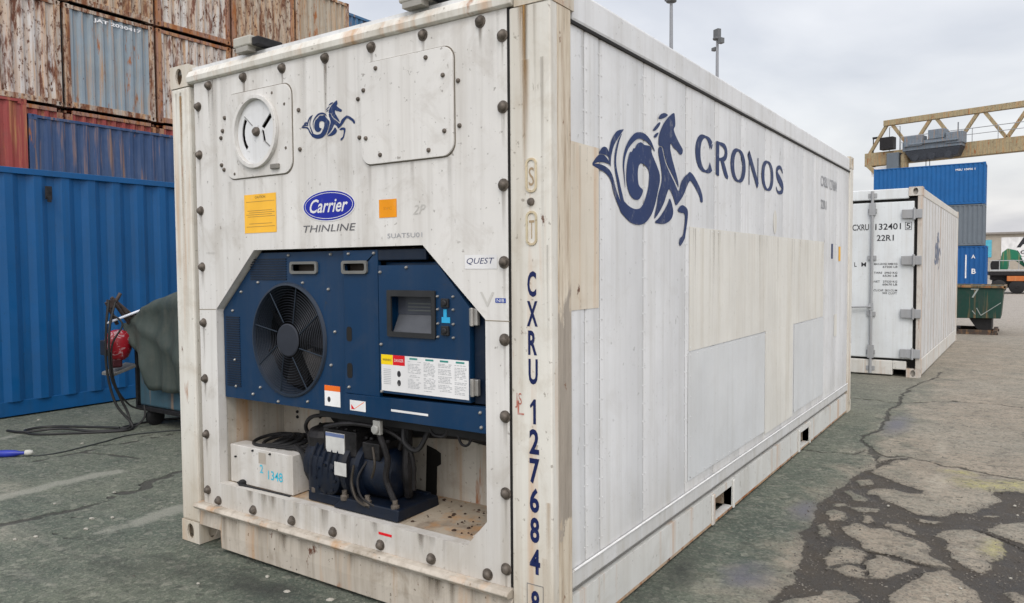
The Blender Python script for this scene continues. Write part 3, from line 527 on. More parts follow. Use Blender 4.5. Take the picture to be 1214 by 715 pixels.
# second-level containers in front of that row
dry_container((-14.85-2.40, 5.72, 0), 0, 12.19, 2.57, grey_c, grey_c, 'slate container under the navy one, hidden behind the long bright blue container', W=2.40, corner=False)
dry_container((-14.85-2.40, 5.72, 2.59), 0, 12.19, 2.52, blue_b, blue_b, 'navy blue container seen above the long bright blue one, below the grey-blue end', W=2.40)
dry_container((-14.85-2.40, -6.5, 0), 0, 12.19, 2.57, grey_c, grey_c, 'slate container under the faded red one, hidden behind the long bright blue container', W=2.40, corner=False)
dry_container((-14.85-2.40, -6.5, 2.59), 0, 12.19, 2.82, red_c, red_c, 'faded red container at the left edge, beside the navy one', W=2.40, end_pitch=.3)
dry_container((-12.3-2.40, -2.2, 0), 0, 6.058, 2.88, blue_e, blue_e, 'dull blue container behind the long bright blue one, under a half-height one', W=2.40, corner=False)
dry_container((-12.3-2.40, -2.2, 2.9), 0, 6.058, 1.05, sky_blue, sky_blue, 'half-height sky blue container, a sliver at the left edge before the faded red one', W=2.40, corner=False)
# one more row behind the rusty stack
for k, z in enumerate((0, 2.9, 5.8, 8.7)):
    dry_container((-18.1, 18.55, z), R(90), 6.058, 2.88, blue_e, blue_e, 'dull blue container right of the beige rusty end, just above the reefer roof' if k == 3 else 'dull blue container hidden below the topmost one, behind the reefer', 'dull blue containers beyond the rusty stack', corner=(k == 3))
# the stack of three beyond the second white container
S3 = 'containers in the stack of three beyond the second white container'
for k, (z, pm, lb) in enumerate(((0, blue_d, 'blue container at the bottom of the far stack of three, above the green skip'), (2.82, grey_c, 'slate grey container in the middle of the far stack of three'), (5.64, blue_c, 'blue container on top of the far stack of three, under the gantry crane'))):
    t = dry_container((-5.05 if k != 0 else -4.9, 57.5+2.438, z-.35 if 0 else z), R(-90), 6.86, 2.80, pm, pm, lb, S3)
    if k == 2: text('MSU 10896 1', lambda a, b_, d: (2.438+d, a, b_), 5.1, 6.25, 2.3, 2.44, white_film, t, d=-.02, bold=.02)
    if k == 0:
        text('I', lambda a, b_, d: (2.438+d, a, b_), 5.62, 5.70, .6, 2.2, white_film, t, d=-.02, bold=.02)
        text('A', lambda a, b_, d: (2.438+d, a, b_), 5.98, 6.2, 1.95, 2.2, white_film, t, d=-.02, bold=.02)
        text('B', lambda a, b_, d: (2.438+d, a, b_), 6.0, 6.25, .9, 1.25, white_film, t, d=-.02, bold=.02)
# ------------------------------------------------------------------ the big white reefer
W, L, H = 2.438, 6.058, 2.6235
reefer = empty('refrigerated_container', (0, 0, 0), 0, 'big white refrigerated container in the foreground with a blue cooling unit and navy horse emblem', 'container')
T = reefer
# frame ---------------------------------------------------------------
fr = MB(); fr.box(.002, .165, .002, .16, .118, H-.118); fr.box(.165, .205, .045, .16, .2, H-.12)
fr.build('corner_post', white_frame, T, .012)
fr = MB(); fr.box(2.252, 2.436, .003, .055, .118, H-.118); fr.box(2.252, 2.30, .055, .16, .118, H-.118)
fr.build('corner_post', white_frame, T, .006)
fr = MB(); fr.box(2.38, 2.4355, .0552, .157, .1181, H-.1181); po = fr.build('corner_post', post_tan, T, .004); po['label'] = 'peeling tan and rusty side of the corner post'
for x0, x1 in ((.002, .15), (W-.15, W-.002)): MB().box(x0, x1, L-.16, L-.002, .118, H-.118).build('corner_post', white_frame, T, .006)
castings(T, W, L, H, white_frame)
MB().box(2.37, 2.431, .178, L-.178, 2.475, 2.606).build('top_rail', white_side, T, .012)
MB().box(.007, .068, .178, L-.178, 2.475, 2.606).build('top_rail', white_side, T, .012)
MB().box(.165, W-.165, L-.07, L-.01, 2.50, 2.61).build('top_rail', white_frame, T, .01)
dk = MB(); dk.box(2.40, 2.4335, .16, L-.16, 2.462, 2.4745); dk.build('rail_seam', gap_black, T)
# bottom side rails with fork pockets
rail_mat = paint('dirty_rail_paint', (.62, .62, .59), (.35, .31, .24), .22, .35, .05, .6, .2)
for sgn in (1, 0):
    mp = (lambda a, b_, d: (2.43+d, a, b_)) if sgn else (lambda a, b_, d: (.008-d, a, b_))
    m = MB(); pock = [[(1.84, .032), (2.166, .032), (2.166, .155), (1.84, .155)], [(3.887, .032), (4.212, .032), (4.212, .155), (3.887, .155)]]
    m.plate([(.165, .0265), (L-.17, .0265), (L-.17, .196), (.165, .196)], pock, mp, -.05, 0)
    rr = m.build('bottom_rail', rail_mat, T)
    for p in pock:
        k = MB(); (a0, b0), (a1, _), (_, b1), _ = p
        for a in (a0, a1): k.quadbox([mp(a-.003 if a == a0 else a, b0, -1.0), mp(a if a == a0 else a+.003, b0, -1.0), mp(a if a == a0 else a+.003, b0, -.002), mp(a-.003 if a == a0 else a, b0, -.002), mp(a-.003 if a == a0 else a, b1, -1.0), mp(a if a == a0 else a+.003, b1, -1.0), mp(a if a == a0 else a+.003, b1, -.002), mp(a-.003 if a == a0 else a, b1, -.002)])
        k.quadbox([mp(a0, b1, -1.), mp(a1, b1, -1.), mp(a1, b1, -.002), mp(a0, b1, -.002), mp(a0, b1+.004, -1.), mp(a1, b1+.004, -1.), mp(a1, b1+.004, -.002), mp(a0, b1+.004, -.002)])
        k.build('fork_pocket', recess_floor, rr)
        j = MB()      # raised collar
        for a, b_ in ((a0-.05, a0-.006), (a1+.006, a1+.03)):
            j = MB(); j.quadbox([mp(a, .014, .0), mp(b_, .014, .0), mp(b_, .014, .012), mp(a, .014, .012), mp(a, .19, .0), mp(b_, .19, .0), mp(b_, .19, .012), mp(a, .19, .012)])
            j.build('pocket_collar', rail_mat, rr, .004)
# shallow sloped skirt between rail and wall, with the groove's shade painted grey
m = MB()
for a0, a1 in ((.162, L-.165),):
    m.quadbox([(2.36, a0, .212), (2.412, a0, .212), (2.412, a1, .212), (2.36, a1, .212), (2.36, a0, .232), (2.433, a0, .232), (2.433, a1, .232), (2.36, a1, .232)])
    m.box(2.36, 2.4335, a0, a1, .2322, .30)
m.build('wall_skirt', white_side, T, .003)
MB().box(2.37, 2.408, .17, L-.17, .196, .212).build('rail_seam', plain('groove_shade_grey', (.20, .195, .18), .7), T)
MB().box(2.385, 2.4305, .168, L-.172, .0125, .026).build('rusty_rail_edge', paint('rail_edge_rust', (.46, .36, .26), (.22, .12, .06), .6, .7, .5, .7, .3), T)
MB().tube([(2.434, .17, .303), (2.434, L-.17, .303)], .005, 8).build('weld_bead', plain('white_sealant', (.70, .70, .69), .5), T)
MB().box(.01, .07, .17, L-.17, .2, .30).build('wall_skirt', white_side, T, .003)
MB().box(.05, W-.05, .5, L-.05, .16, .22).build('underframe', recess_floor, T)
# rust and grease runs under the bolts : thin translucent film, fading downwards
gm_ = bpy.data.materials.new('rust_run'); gm_.use_nodes = True; n2 = gm_.node_tree; b2 = n2.nodes['Principled BSDF']; b2.inputs['Base Color'].default_value = (.13, .095, .06, 1); b2.inputs['Roughness'].default_value = .7
a_ = N(n2, 'ShaderNodeAttribute', attribute_name='fade'); tcx = N(n2, 'ShaderNodeTexCoord'); mpx = N(n2, 'ShaderNodeMapping'); mpx.inputs['Scale'].default_value = (60, 60, 2); n2.links.new(tcx.outputs['Object'], mpx.inputs[0])
n2.links.new(mul(n2, a_.outputs['Fac'], ramp(n2, noise(n2, mpx.outputs[0], 1, 4), .25, .75)), b2.inputs['Alpha'])
def runs(lst, mp, d, name='rust_run'):
    for x, z0, z1, wd, st in lst:
        V, F_, A = [], [], []; n = 0; K = 8
        for j in range(K+1):
            t = j/K; zz_ = z0+(z1-z0)*t; ww_ = wd*(1-.45*t)
            for k, s_ in enumerate((-1, -.3, .3, 1)):
                V.append(mp(x+s_*ww_/2, zz_, d)); A.append(0 if k in (0, 3) else st*(1-t)**1.2)
        for j in range(K):
            for k in range(3): F_.append((n+4*j+k, n+4*j+k+1, n+4*j+k+5, n+4*j+k+4))
        d += .00002; me = bpy.data.meshes.new(name); me.from_pydata(V, [], F_); at_ = me.attributes.new('fade', 'FLOAT', 'POINT'); at_.data.foreach_set('value', A); me.materials.append(gm_)
        o = bpy.data.objects.new(name, me); col.objects.link(o); o.parent = T
# side wall: slightly bowed riveted sheets with seams --------------------
seams = [.165, .291, .423, .865, 1.40, 1.849, 2.338, 2.869, 3.359, 3.962, 4.35, 4.80, 5.30, L-.16]
for sgn in (1, 0):
    m = MB(); mp = (lambda a, b_, d: (2.423+d, a, b_)) if sgn else (lambda a, b_, d: (.015-d, a, b_))
    for i in range(len(seams)-1):
        a0, a1 = seams[i]+.0018, seams[i+1]-.0018; zs = np.linspace(.302, 2.463, 14); us = [a0, a0+.012, (a0+a1)/2, a1-.012, a1]; ds = [-.004, 0, .0006+.0008*random.random(), 0, -.004]
        n = len(m.v)
        for zc in zs:
            for k, (uu, d) in enumerate(zip(us, ds)): m.v.append(mp(uu, zc, d+(random.uniform(-.0005, .0005) if 0 < k < 4 else 0)))
        for j in range(len(zs)-1):
            for k in range(4): m.f.append((n+5*j+k, n+5*j+k+1, n+5*j+k+6, n+5*j+k+5))
    m.build('side_wall', white_side, T, smooth=True)
    MB().quadbox([mp(.16, .30, -.03), mp(L-.16, .30, -.03), mp(L-.16, .30, -.0045), mp(.16, .30, -.0045), mp(.16, 2.47, -.03), mp(L-.16, 2.47, -.03), mp(L-.16, 2.47, -.0045), mp(.16, 2.47, -.0045)]).build('wall_backing', paint('seam_grey', (.33, .33, .31), (.2, .18, .14), .3, .3, 0, .6), T)
rv = MB()
for a in seams[1:-1]:
    for zc in np.arange(.36, 2.44, .085):
        for o in (-.014, .014): rv.lathe((2.4235, a+o, zc), (1, 0, 0), [(0, .0045), (.0016, .003)], 6)
rv.build('rivet_line', white_side, T)
MB().box(.03, W-.03, .03, L-.03, 2.585, 2.606).build('roof', white_side, T)
mr_ = MB().box(.15, W-.15, L-.06, L-.012, .02, 2.5).build('door', white_side, T, .01)
# repair sheets riveted on the side --------------------------------------
SW = 2.4257
def sheet(P, mat, d=.0022, lab=None):
    o = MB().plate(P, [], side(SW), 0, d).build('repair_sheet', mat, T)
    if lab: o['label'] = lab
sheet([(1.443, 1.062), (2.895, 1.062), (2.895, .34), (3.66, .34), (3.66, 1.062), (4.735, 1.062), (4.735, 1.728), (1.443, 1.728)], patch_cream, lab='large cream repair sheet')
sheet([(.170, 1.345), (.405, 1.345), (.405, 2.01), (.170, 2.01)], patch_tan, .0003, lab='tan repair sheet next to the corner post')
sheet([(1.43, .36), (2.885, .36), (2.885, 1.055), (1.43, 1.055)], patch_grey, .0016, lab='cleaner grey repair sheet low on the side')
sheet([(3.70, .36), (4.75, .36), (4.75, 1.052), (3.70, 1.052)], patch_grey, .0016)
sheet([(5.22, .84), (5.34, .84), (5.34, 1.05), (5.22, 1.05)], patch_cream)
for (a0, a1, b0, b1) in ((1.46, 2.88, .375, 1.04), (3.70, 4.74, .375, 1.04), (2.91, 3.645, .36, 1.05), (1.46, 4.72, 1.08, 1.712)):
    m = MB()
    for a in np.arange(a0, a1, .11):
        for b_ in ((b0, b1) if b1 < 1.05 else (b1,)): m.lathe((SW+.002, a, b_), (1, 0, 0), [(0, .0045), (.002, .003)], 6)
    for b_ in np.arange(b0, b1, .11):
        for a in (a0, a1): m.lathe((SW+.002, a, b_), (1, 0, 0), [(0, .0045), (.002, .003)], 6)
    m.build('rivet_line', white_side, T)
random.seed(31)
sr = [(a, 1.722, 1.722-random.uniform(.08, .5), random.uniform(.01, .05), random.uniform(.15, .4)) for a in [random.uniform(1.46, 4.7) for _ in range(20)]]
sr += [(a, 2.46, 2.46-random.uniform(.1, .7), random.uniform(.01, .04), random.uniform(.08, .28)) for a in [random.uniform(.2, 5.8) for _ in range(22)]]
sr += [(a, 2.0, 2.0-random.uniform(.2, .6), random.uniform(.01, .04), random.uniform(.2, .4)) for a in (.19, .24, .30)]
runs(sr, side(SW), .0026)
# emblem -----------------------------------------------------------------
def emblem(mp, fx, fz, mat, parent, d):
    m = MB()
    for i, P in enumerate(DATA['hp']): flat_poly(m, smooth_poly([(fx(a), fz(b_)) for a, b_ in P], 2), mp, d)
    for i, S_ in enumerate(DATA['hs']):
        sc = abs(fx(1)-fx(0)); stroke_mesh(m, [(fx(a), fz(b_), w_*sc*.74) for a, b_, w_ in S_], mp, d+.00008+.00005*i)
    return m.build('horse_emblem', mat, parent)
emblem(side(SW), lambda a: a, lambda b_: b_, navy_ink, T, .0007)
# serif-free display capitals with thick and thin strokes
def glyphs(mat, parent, mp, d):
    m = MB()
    def st(pts, x0, x1, z0, z1, sw=1.): stroke_mesh(m, [(x0+(x1-x0)*a, z0+(z1-z0)*b_, w_*1.22) for a, b_, w_ in pts], mp, d); nonlocal_d[0] += 1
    nonlocal_d = [0]; z0, z1 = 2.045, 2.235
    def arc(a0, a1, thick, thin, n=22, rx=.5, rz=.5):
        out = []
        for i in range(n+1):
            a = R(a0+(a1-a0)*i/n); wv = thin+(thick-thin)*abs(math.cos(a))**1.5; out.append((.5+rx*math.cos(a), .5+rz*math.sin(a), wv*1.25))
        return out
    st(arc(38, 322, .052, .009), 1.565, 1.80, z0, z1)
    for x0, x1 in ((2.155, 2.385), (2.81, 3.035)): st(arc(90, 450, .046, .009), x0, x1, z0, z1)
    # R
    st([(0, 0, .046), (0, 1, .046)], 1.885, 2.05, z0, z1)
    d2 = d; 
    def st2(*a): 
        nonlocal d; d += .0001; st(*a)
    st2([(0, .965, .014), (.35, .975, .016), (.75, .93, .028), (.92, .76, .04), (.72, .57, .028), (.30, .50, .014), (0, .49, .012)], 1.885, 2.05, z0, z1)
    st2([(.38, .50, .022), (.62, .34, .040), (.88, .12, .040), (1.14, .0, .016)], 1.885, 2.05, z0, z1)
    # N
    st2([(1.0, .86, .004), (.93, .78, .012), (.90, .70, .004)], 1.565, 1.80, z0, z1); st2([(-.08, .99, .010), (.06, .985, .012)], 1.885, 2.05, z0, z1); st2([(-.08, .01, .010), (.14, .01, .010)], 1.885, 2.05, z0, z1)
    st2([(0, -.02, .012), (0, 1, .012)], 2.495, 2.69, z0, z1)
    st2([(-.05, 1.0, .03), (.0, .97, .044), (1.0, .03, .044)], 2.495, 2.69, z0, z1)
    st2([(1, .0, .012), (1, 1, .012)], 2.495, 2.69, z0, z1)
    # S
    st2([(.90, .80, .012), (.72, .95, .018), (.42, .98, .022), (.12, .84, .034), (.20, .63, .046), (.55, .47, .052), (.88, .30, .044), (.86, .12, .032), (.50, .015, .020), (.2, .05, .016), (.03, .20, .010)], 3.135, 3.335, z0, z1)
    m.build('company_lettering', mat, parent)
glyphs(navy_ink, T, side(SW), .0005)
text('CXRU 127684', side(SW), 4.59, 5.28, 2.215, 2.31, grey_ink, T, d=.0006, bold=.01)
text('22R1', side(SW), 4.60, 4.83, 2.02, 2.10, grey_ink, T, d=.0006, bold=.01)
m = MB(); flat_poly(m, [(5.06, 1.58), (5.13, 1.58), (5.13, 1.72), (5.06, 1.72)], side(SW), .0006); m.build('notice', navy_ink, T)
m = MB(); flat_poly(m, [(5.40, 1.56), (5.49, 1.56), (5.49, 1.70), (5.40, 1.70)], side(SW), .0006); m.build('notice', yellow_film, T)
m = MB(); m.plate(ell(3.12, 1.83, .045, .085, 16), [], side(SW), 0, .0012); m.build('scuff', patch_cream, T)

# front machinery panel ----------------------------------------------------
FY = .008                                   # face of the panel
panel = [(.207, .246), (2.238, .246), (2.238, 2.512), (.207, 2.512)]
octo = [(.352, .372), (2.02, .372), (2.124, .49), (2.124, 1.31), (1.80, 1.614), (.68, 1.614), (.355, 1.306)]
vent_hole = ell(.731, 2.20, .150, .158, 40)
MB().plate(panel, [octo, vent_hole], front(FY), -.05, 0).build('front_panel', white_front, T)
sm = MB()
for a, b_, c_, d_ in ((.207, 1.302, .352, 1.306), (2.124, 1.306, 2.243, 1.306)): sm.plate([(a, b_-.002), (c_, d_-.002), (c_, d_+.002), (a, b_+.002)], [], front(FY), -.001, .0008)
for a in (.362, 2.115): pass
sm.build('panel_seam', plain('seam_brown', (.25, .22, .17), .7), T)
MB().box(2.2385, 2.2518, .009, .06, .25, 2.56).build('panel_gap', gap_black, T)  # black filler stands in for the shade inside the open gap
MB().box(.2, .2065, .03, .05, .25, 2.5).build('panel_gap', dark_metal, T)
# header hood
m = MB(); mh = [(.0, 2.513), (-.012, 2.52), (-.016, 2.545), (.002, 2.578), (.06, 2.598), (.16, 2.604), (.16, 2.5135)]
m.rings([[(x, y, z) for y, z in mh] for x in (.168, 2.27)]); m.build('header_rail', white_frame, T, .003)
# lamps on the header
for x0, x1 in ((.60, .735), (1.715, 1.86)):
    b0 = MB(); b0.box(x0, x1, -.03, .14, 2.622, 2.672); bo = b0.build('lamp_housing', paint('lamp_grey', (.45, .44, .39), (.25, .2, .13), .3, .3, 0, .5), T, .008)
    MB().box(x0+.02, x1-.02, -.028, .02, 2.597, 2.6215).build('lamp_bracket', plain('lamp_bracket_grey', (.30, .29, .26), .5), bo)  # bracket in a plain mid grey of its own
    MB().box(x1+.001, x1+.05, -.02, .13, 2.617, 2.660).build('lamp_end', dark_metal, bo, .006)
# bolts round the panel
bd = MB(); bd.lathe((0, 0, 0), (0, -1, 0), [(0, .025), (.003, .025), (.004, .018), (.014, .0175), (.021, .012), (.024, .003)], 14)
b0 = bd.build('bolt', bolt_metal, T, smooth=True)
spots = [(.243, z) for z in (2.385, 2.13, 1.833, 1.532, 1.231, .928, .624, .318)]+[(2.218, z) for z in (2.41, 2.138, 1.838, 1.537, 1.233, .929, .622, .317)]
spots += [(x, 2.483) for x in (.339, .630, .927, 1.227, 1.521, 1.817, 2.113)]+[(x, .275) for x in (.337, .632, .932, 1.224, 1.530, 1.828, 2.126)]
for i, (x, z) in enumerate(spots):
    o = b0 if i == 0 else b0.copy()
    if i: col.objects.link(o); o.parent = T
    o.location = (x, FY, z); o.rotation_euler = (0, random.uniform(0, 6), 0)
random.seed(3)
def long_(x, z): return .6 if (x, z) == (1.227, 2.483) else None
rl_ = [(x, z-.01, z-(long_(x, z) or random.uniform(.10, .27)), random.uniform(.014, .03), random.uniform(.5, .95)) for x, z in spots if z > .3]
rl_ += [(x, z-.01, .248, .05, .8) for x, z in spots if z < .3]
rl_ += [(x, 2.51, 2.51-random.uniform(.2, .9), random.uniform(.02, .09), random.uniform(.08, .22)) for x in [random.uniform(.3, 2.2) for _ in range(26)] if not (1.44 < x < 2.0 or .47 < x < 1.0)]
rl_ += [(x, 1.97, 1.97-random.uniform(.1, .33), random.uniform(.02, .05), random.uniform(.15, .35)) for x in (.5, .62, .75, .9, 1.5, 1.6, 1.75, 1.9, 1.95)]
rl_ += [(x, .372, .372-random.uniform(.05, .12), random.uniform(.03, .08), random.uniform(.3, .7)) for x in [random.uniform(.4, 2.1) for _ in range(16)]]
runs(rl_, front(FY), .0012)
runs([(x, .212, .212-random.uniform(.08, .19), random.uniform(.03, .10), random.uniform(.35, .9)) for x in [random.uniform(.38, 2.2) for _ in range(18)]], front(.0), .0065)
post_runs = [(2.325, 2.55, 1.9, .035, .9), (2.30, 2.6, 2.3, .03, .5), (2.37, 2.5, 2.1, .02, .5), (2.40, 2.3, 1.2, .02, .4), (.09, 2.48, 1.9, .03, .6), (.05, 2.48, 2.2, .02, .5), (2.42, 1.6, 1.0, .012, .4)]
runs(post_runs, front(.0015), .0006)
gold = gm_.copy(); gold.name = 'ochre_run'; gold.node_tree.nodes['Principled BSDF'].inputs['Base Color'].default_value = (.36, .20, .06, 1)
keep = gm_; gm_ = gold
runs([(2.313, 2.585, 2.10, .045, 1.0), (2.318, 2.58, 1.75, .03, 1.0), (2.325, 2.3, 1.6, .05, .5), (.088, 2.46, 1.2, .025, .9), (.10, 2.46, .6, .02, .5), (2.418, .62, .12, .028, .45), (2.40, .40, .12, .03, .3)], front(.0015), .0012); gm_ = keep
# fresh air vent plate -------------------------------------------------------
vp = MB().plate(rrect(.487, .992, 1.98, 2.408, .06), [ell(.731, 2.20, .150, .158, 40)], front(FY), .0002, .008).build('vent_plate', white_front, T, .002)
m = MB(); m.plate(ell(.731, 2.20, .172, .180, 48), [ell(.731, 2.20, .152, .160, 48)], front(FY), .008, .028); m.build('vent_ring', white_front, vp, .004)
disc_holes = []
def sector(a0, a1, r0, r1, n=6):
    o_ = [(.731+r1*.95*math.cos(R(a0+(a1-a0)*i/n)), 2.20+r1*math.sin(R(a0+(a1-a0)*i/n))) for i in range(n+1)]
    return o_+[(.731+r0*.95*math.cos(R(a1+(a0-a1)*i/n)), 2.20+r0*math.sin(R(a1+(a0-a1)*i/n))) for i in range(n+1)]
disc_holes.append(sector(142, 224, .098, .122))
disc_holes.append([(.770, 2.222), (.790, 2.208), (.862, 2.272), (.848, 2.293)])
disc_holes.append([(.770, 2.208), (.788, 2.20), (.800, 2.150), (.782, 2.145)])
dp = MB().plate(ell(.731, 2.20, .149, .157, 48), disc_holes, front(FY), .001, .006).build('vent_disc', white_side, vp)
MB().plate(ell(.731, 2.20, .158, .166, 24), [], front(FY), -.04, -.02).build('vent_cavity', gap_black, vp)
m = MB(); m.lathe((.733, FY-.006, 2.20), (0, -1, 0), [(0, .024), (.012, .022), (.022, .012)], 14); m.build('vent_knob', bolt_metal, vp, smooth=True)
m = MB(); m.beam((.795, FY-.008, 2.15), (.86, FY-.008, 2.10), .006, .004); m.beam((.64, FY-.008, 2.285), (.70, FY-.008, 2.235), .004, .003); m.build('vent_mark', plain('scored_grey', (.22, .22, .21)), vp)
m = MB(); m.box(.845, .905, FY-.022, FY-.0083, 2.005, 2.03); m.build('vent_catch', plain('catch_grey', (.2, .19, .17), .5), vp, .004)
def screw(x, z, parent, rad=.011, mat=None, y=None):
    m = MB(); m.lathe((x, (FY if y is None else y)-.0003, z), (0, -1, 0), [(0, rad), (.006, rad*.9), (.010, rad*.5)], 10); m.build('screw', mat or bolt_metal, parent, smooth=True)
for x, z in ((.435, 2.20), (.45, 2.235), (.435, 2.06), (.455, 2.035), (1.04, 2.27), (1.045, 2.085), (.855, 2.375), (.945, 2.31), (.95, 2.10), (.55, 2.005), (.47, 2.30)): screw(x, z, vp)
# access cover
ac = MB().plate(rrect(1.461, 1.979, 1.974, 2.416, .055), [], front(FY), .0002, .011).build('access_cover', white_front, T, .003)
for x, z in ((1.555, 2.385), (1.84, 2.385), (1.93, 2.30), (1.935, 2.075), (1.85, 2.005), (1.575, 2.01), (1.49, 2.09), (1.48, 2.30)): screw(x, z, ac, .010, None, FY-.0108)
for x, z in ((2.0, 2.27), (2.005, 2.09), (1.44, 2.10), (1.435, 2.27)): screw(x, z, ac, .010)
MB().plate(rrect(1.456, 1.984, 1.969, 2.421, .058), [], front(FY), -.0005, .0001).build('cover_gasket', plain('cover_gasket', (.16, .14, .11), .7), ac)
MB().plate(rrect(.482, .997, 1.975, 2.413, .062), [ell(.731, 2.20, .16, .17, 40)], front(FY), -.0005, .0001).build('vent_gasket', plain('cover_gasket', (.16, .14, .11), .7), vp)
# stickers -----------------------------------------------------------------
def film(x0, x1, z0, z1, mat, parent=T, y=FY, d=.0016, name='sticker', P=None):
    m = MB(); flat_poly(m, P or [(x0, z0), (x1, z0), (x1, z1), (x0, z1)], front(y), d); return m.build(name, mat, parent)
emblem(front(FY), lambda a: 1.057+(a-.346)*.358/1.301, lambda b_: 2.100+(b_-1.63)*.175/.634, navy_ink, T, .0016)
ys_ = film(.614, .862, 1.70, 1.893, yellow_film)
text('CAUTION', front(FY), .70, .78, 1.872, 1.884, black_ink, ys_, d=.002)
for k, z in enumerate((1.855, 1.81, 1.80, 1.79, 1.78, 1.745, 1.73)):
    m = MB(); flat_poly(m, [(.63+.01*(k % 3), z), (.85-.02*(k % 2), z), (.85-.02*(k % 2), z+.0025), (.63+.01*(k % 3), z+.0025)], front(FY), .002); m.build('fine_print', plain('print_brown', (.35, .20, .05)), ys_)
ov_ = film(0, 0, 0, 0, white_film, P=ell(1.232, 1.809, .176, .073, 48), name='maker_badge')
film(0, 0, 0, 0, oval_blue, ov_, P=ell(1.232, 1.809, .170, .068, 48), d=.0019, name='badge_field')
m = MB(); m.plate(ell(1.232, 1.809, .160, .0605, 48), [ell(1.232, 1.809, .1575, .0580, 48)], front(FY), .0021, .0023); m.build('badge_line', white_film, ov_)
text('Carrier', front(FY), 1.105, 1.36, 1.778, 1.842, white_film, ov_, d=.0024, bold=.015, shear=.35)
text('THINLINE', front(FY), 1.057, 1.408, 1.690, 1.722, print_grey if False else worn_ink('thin_grey_ink', (.12, .12, .13), .3), T, d=.0016, shear=.2)
os_ = film(1.553, 1.657, 1.738, 1.817, orange_film)
text('SVC', front(FY), 1.58, 1.63, 1.772, 1.784, worn_ink('orange_dark_ink', (.5, .2, .01)), os_, d=.002)
text('5UAT5U01', front(FY), 1.60, 1.80, 1.648, 1.668, grey_ink, T, d=.0016)
pencil = worn_ink('pencil_ink', (.50, .49, .46), .5)
text('2P', front(FY), 1.75, 1.82, 1.745, 1.785, pencil, T, name='faded_handwriting', d=.0016, shear=.3)
qs = film(2.025, 2.185, 1.512, 1.568, white_film); text('QUEST', front(FY), 2.035, 2.172, 1.528, 1.556, worn_ink('quest_navy', (.04, .05, .13), .1), qs, d=.002, bold=.01, shear=.25)
bs = film(2.175, 2.225, 1.378, 1.396, worn_ink('small_blue_film', (.02, .06, .30), .1)); text('NIB', front(FY), 2.182, 2.218, 1.381, 1.393, white_film, bs, d=.002)
text('V', front(FY), 2.10, 2.17, 1.36, 1.42, pencil, T, name='faded_handwriting', d=.0016)
text('I O I D', front(FY), .285, .355, 1.60, 1.612, pencil, T, name='faded_handwriting', d=.0016)
rs_ = film(1.52, 1.60, .322, .334, red_film); text('- + -', front(FY), 1.53, 1.59, .295, .312, pencil, rs_, d=.002)
# number on the post ---------------------------------------------------------
PX = front(.003)
for ch, x0, x1, z1, z0 in (('C', 2.326, 2.372, 1.505, 1.401), ('X', 2.323, 2.378, 1.391, 1.288), ('R', 2.328, 2.374, 1.278, 1.178), ('U', 2.329, 2.377, 1.169, 1.065), ('1', 2.337, 2.364, 1.014, .912), ('2', 2.331, 2.381, .899, .795), ('7', 2.331, 2.382, .785, .680), ('6', 2.331, 2.380, .670, .567), ('8', 2.332, 2.380, .555, .449), ('4', 2.329, 2.383, .432, .326), ('8', 2.334, 2.379, .267, .165)):
    if ch == '1':
        m = MB(); m.plate([(x1-.012, z0+.003), (x1, z0+.003), (x1, z1-.003), (x1-.009, z1-.003), (x0, z1-.028), (x0+.003, z1-.038), (x1-.012, z1-.026)], [], PX, .0004, .0012); m.build('number', navy_text, T); continue
    text(ch, PX, x0+.003, x1-.003, z0+.003, z1-.003, navy_text, T, name='number', d=.0012, bold=.030)
m = MB(); m.plate([(2.318, .145), (2.394, .145), (2.394, .288), (2.318, .288)], [[(2.3205, .148), (2.3915, .148), (2.3915, .285), (2.3205, .285)]], PX, .0005, .0012); m.build('number_box', worn_ink('box_grey', (.2, .2, .2), .2), T)
# worn embossed marks higher on the post
emb = paint('worn_emboss', (.62, .56, .40), (.3, .22, .12), .5, .5, .2, .6, .3)
for z0, z1 in ((1.80, 1.93), (1.60, 1.73)):
    m = MB(); m.plate(rrect(2.325, 2.375, z0, z1, .022), [rrect(2.333, 2.367, z0+.008, z1-.008, .016)], PX, .0004, .005); m.build('weld_mark', emb, T, .002)
m = MB(); m.lathe((2.348, .0025, 1.765), (0, -1, 0), [(0, .016), (.008, .014), (.012, .005)], 12); m.build('rivet', bolt_metal, T, smooth=True)
for z, s_ in ((1.86, 'S'), (1.66, 'T')): text(s_, PX, 2.338, 2.362, z-.035, z+.035, worn_ink('rust_ink', (.36, .27, .17), .5), T, name='worn_mark', d=.0012)
red_mark = worn_ink('red_marker', (.45, .16, .12), .7)
text('JS', PX, 2.27, 2.30, .97, 1.03, red_mark, T, name='marker_scribble', d=.0012); text('L', PX, 2.28, 2.31, .945, 1.0, red_mark, T, name='marker_scribble', d=.0012)
# sill and floor ---------------------------------------------------------------
m = MB(); pf = [(.01, .205), (-.028, .213), (-.04, .228), (-.028, .243), (.0, .2455), (.12, .2455), (.12, .02), (.0, .02), (-.004, .10), (0, .19)]
m.rings([[(x, y, z) for y, z in pf] for x in (.36, 2.25)]); 
pf2 = [(.01, .205), (-.028, .213), (-.04, .228), (-.028, .243), (.0, .2455), (.12, .2455), (.12, .115), (.0, .115)]
m.rings([[(x, y, z) for y, z in pf2] for x in (.168, .3595)]); m.build('front_sill', white_sill, T, .004)
MB().box(.17, .355, .005, .115, .119, .125).build('sill_pocket', gap_black, T)
MB().box(.165, 2.27, .13, .5, .02, .24).build('sill_core', recess_floor, T)
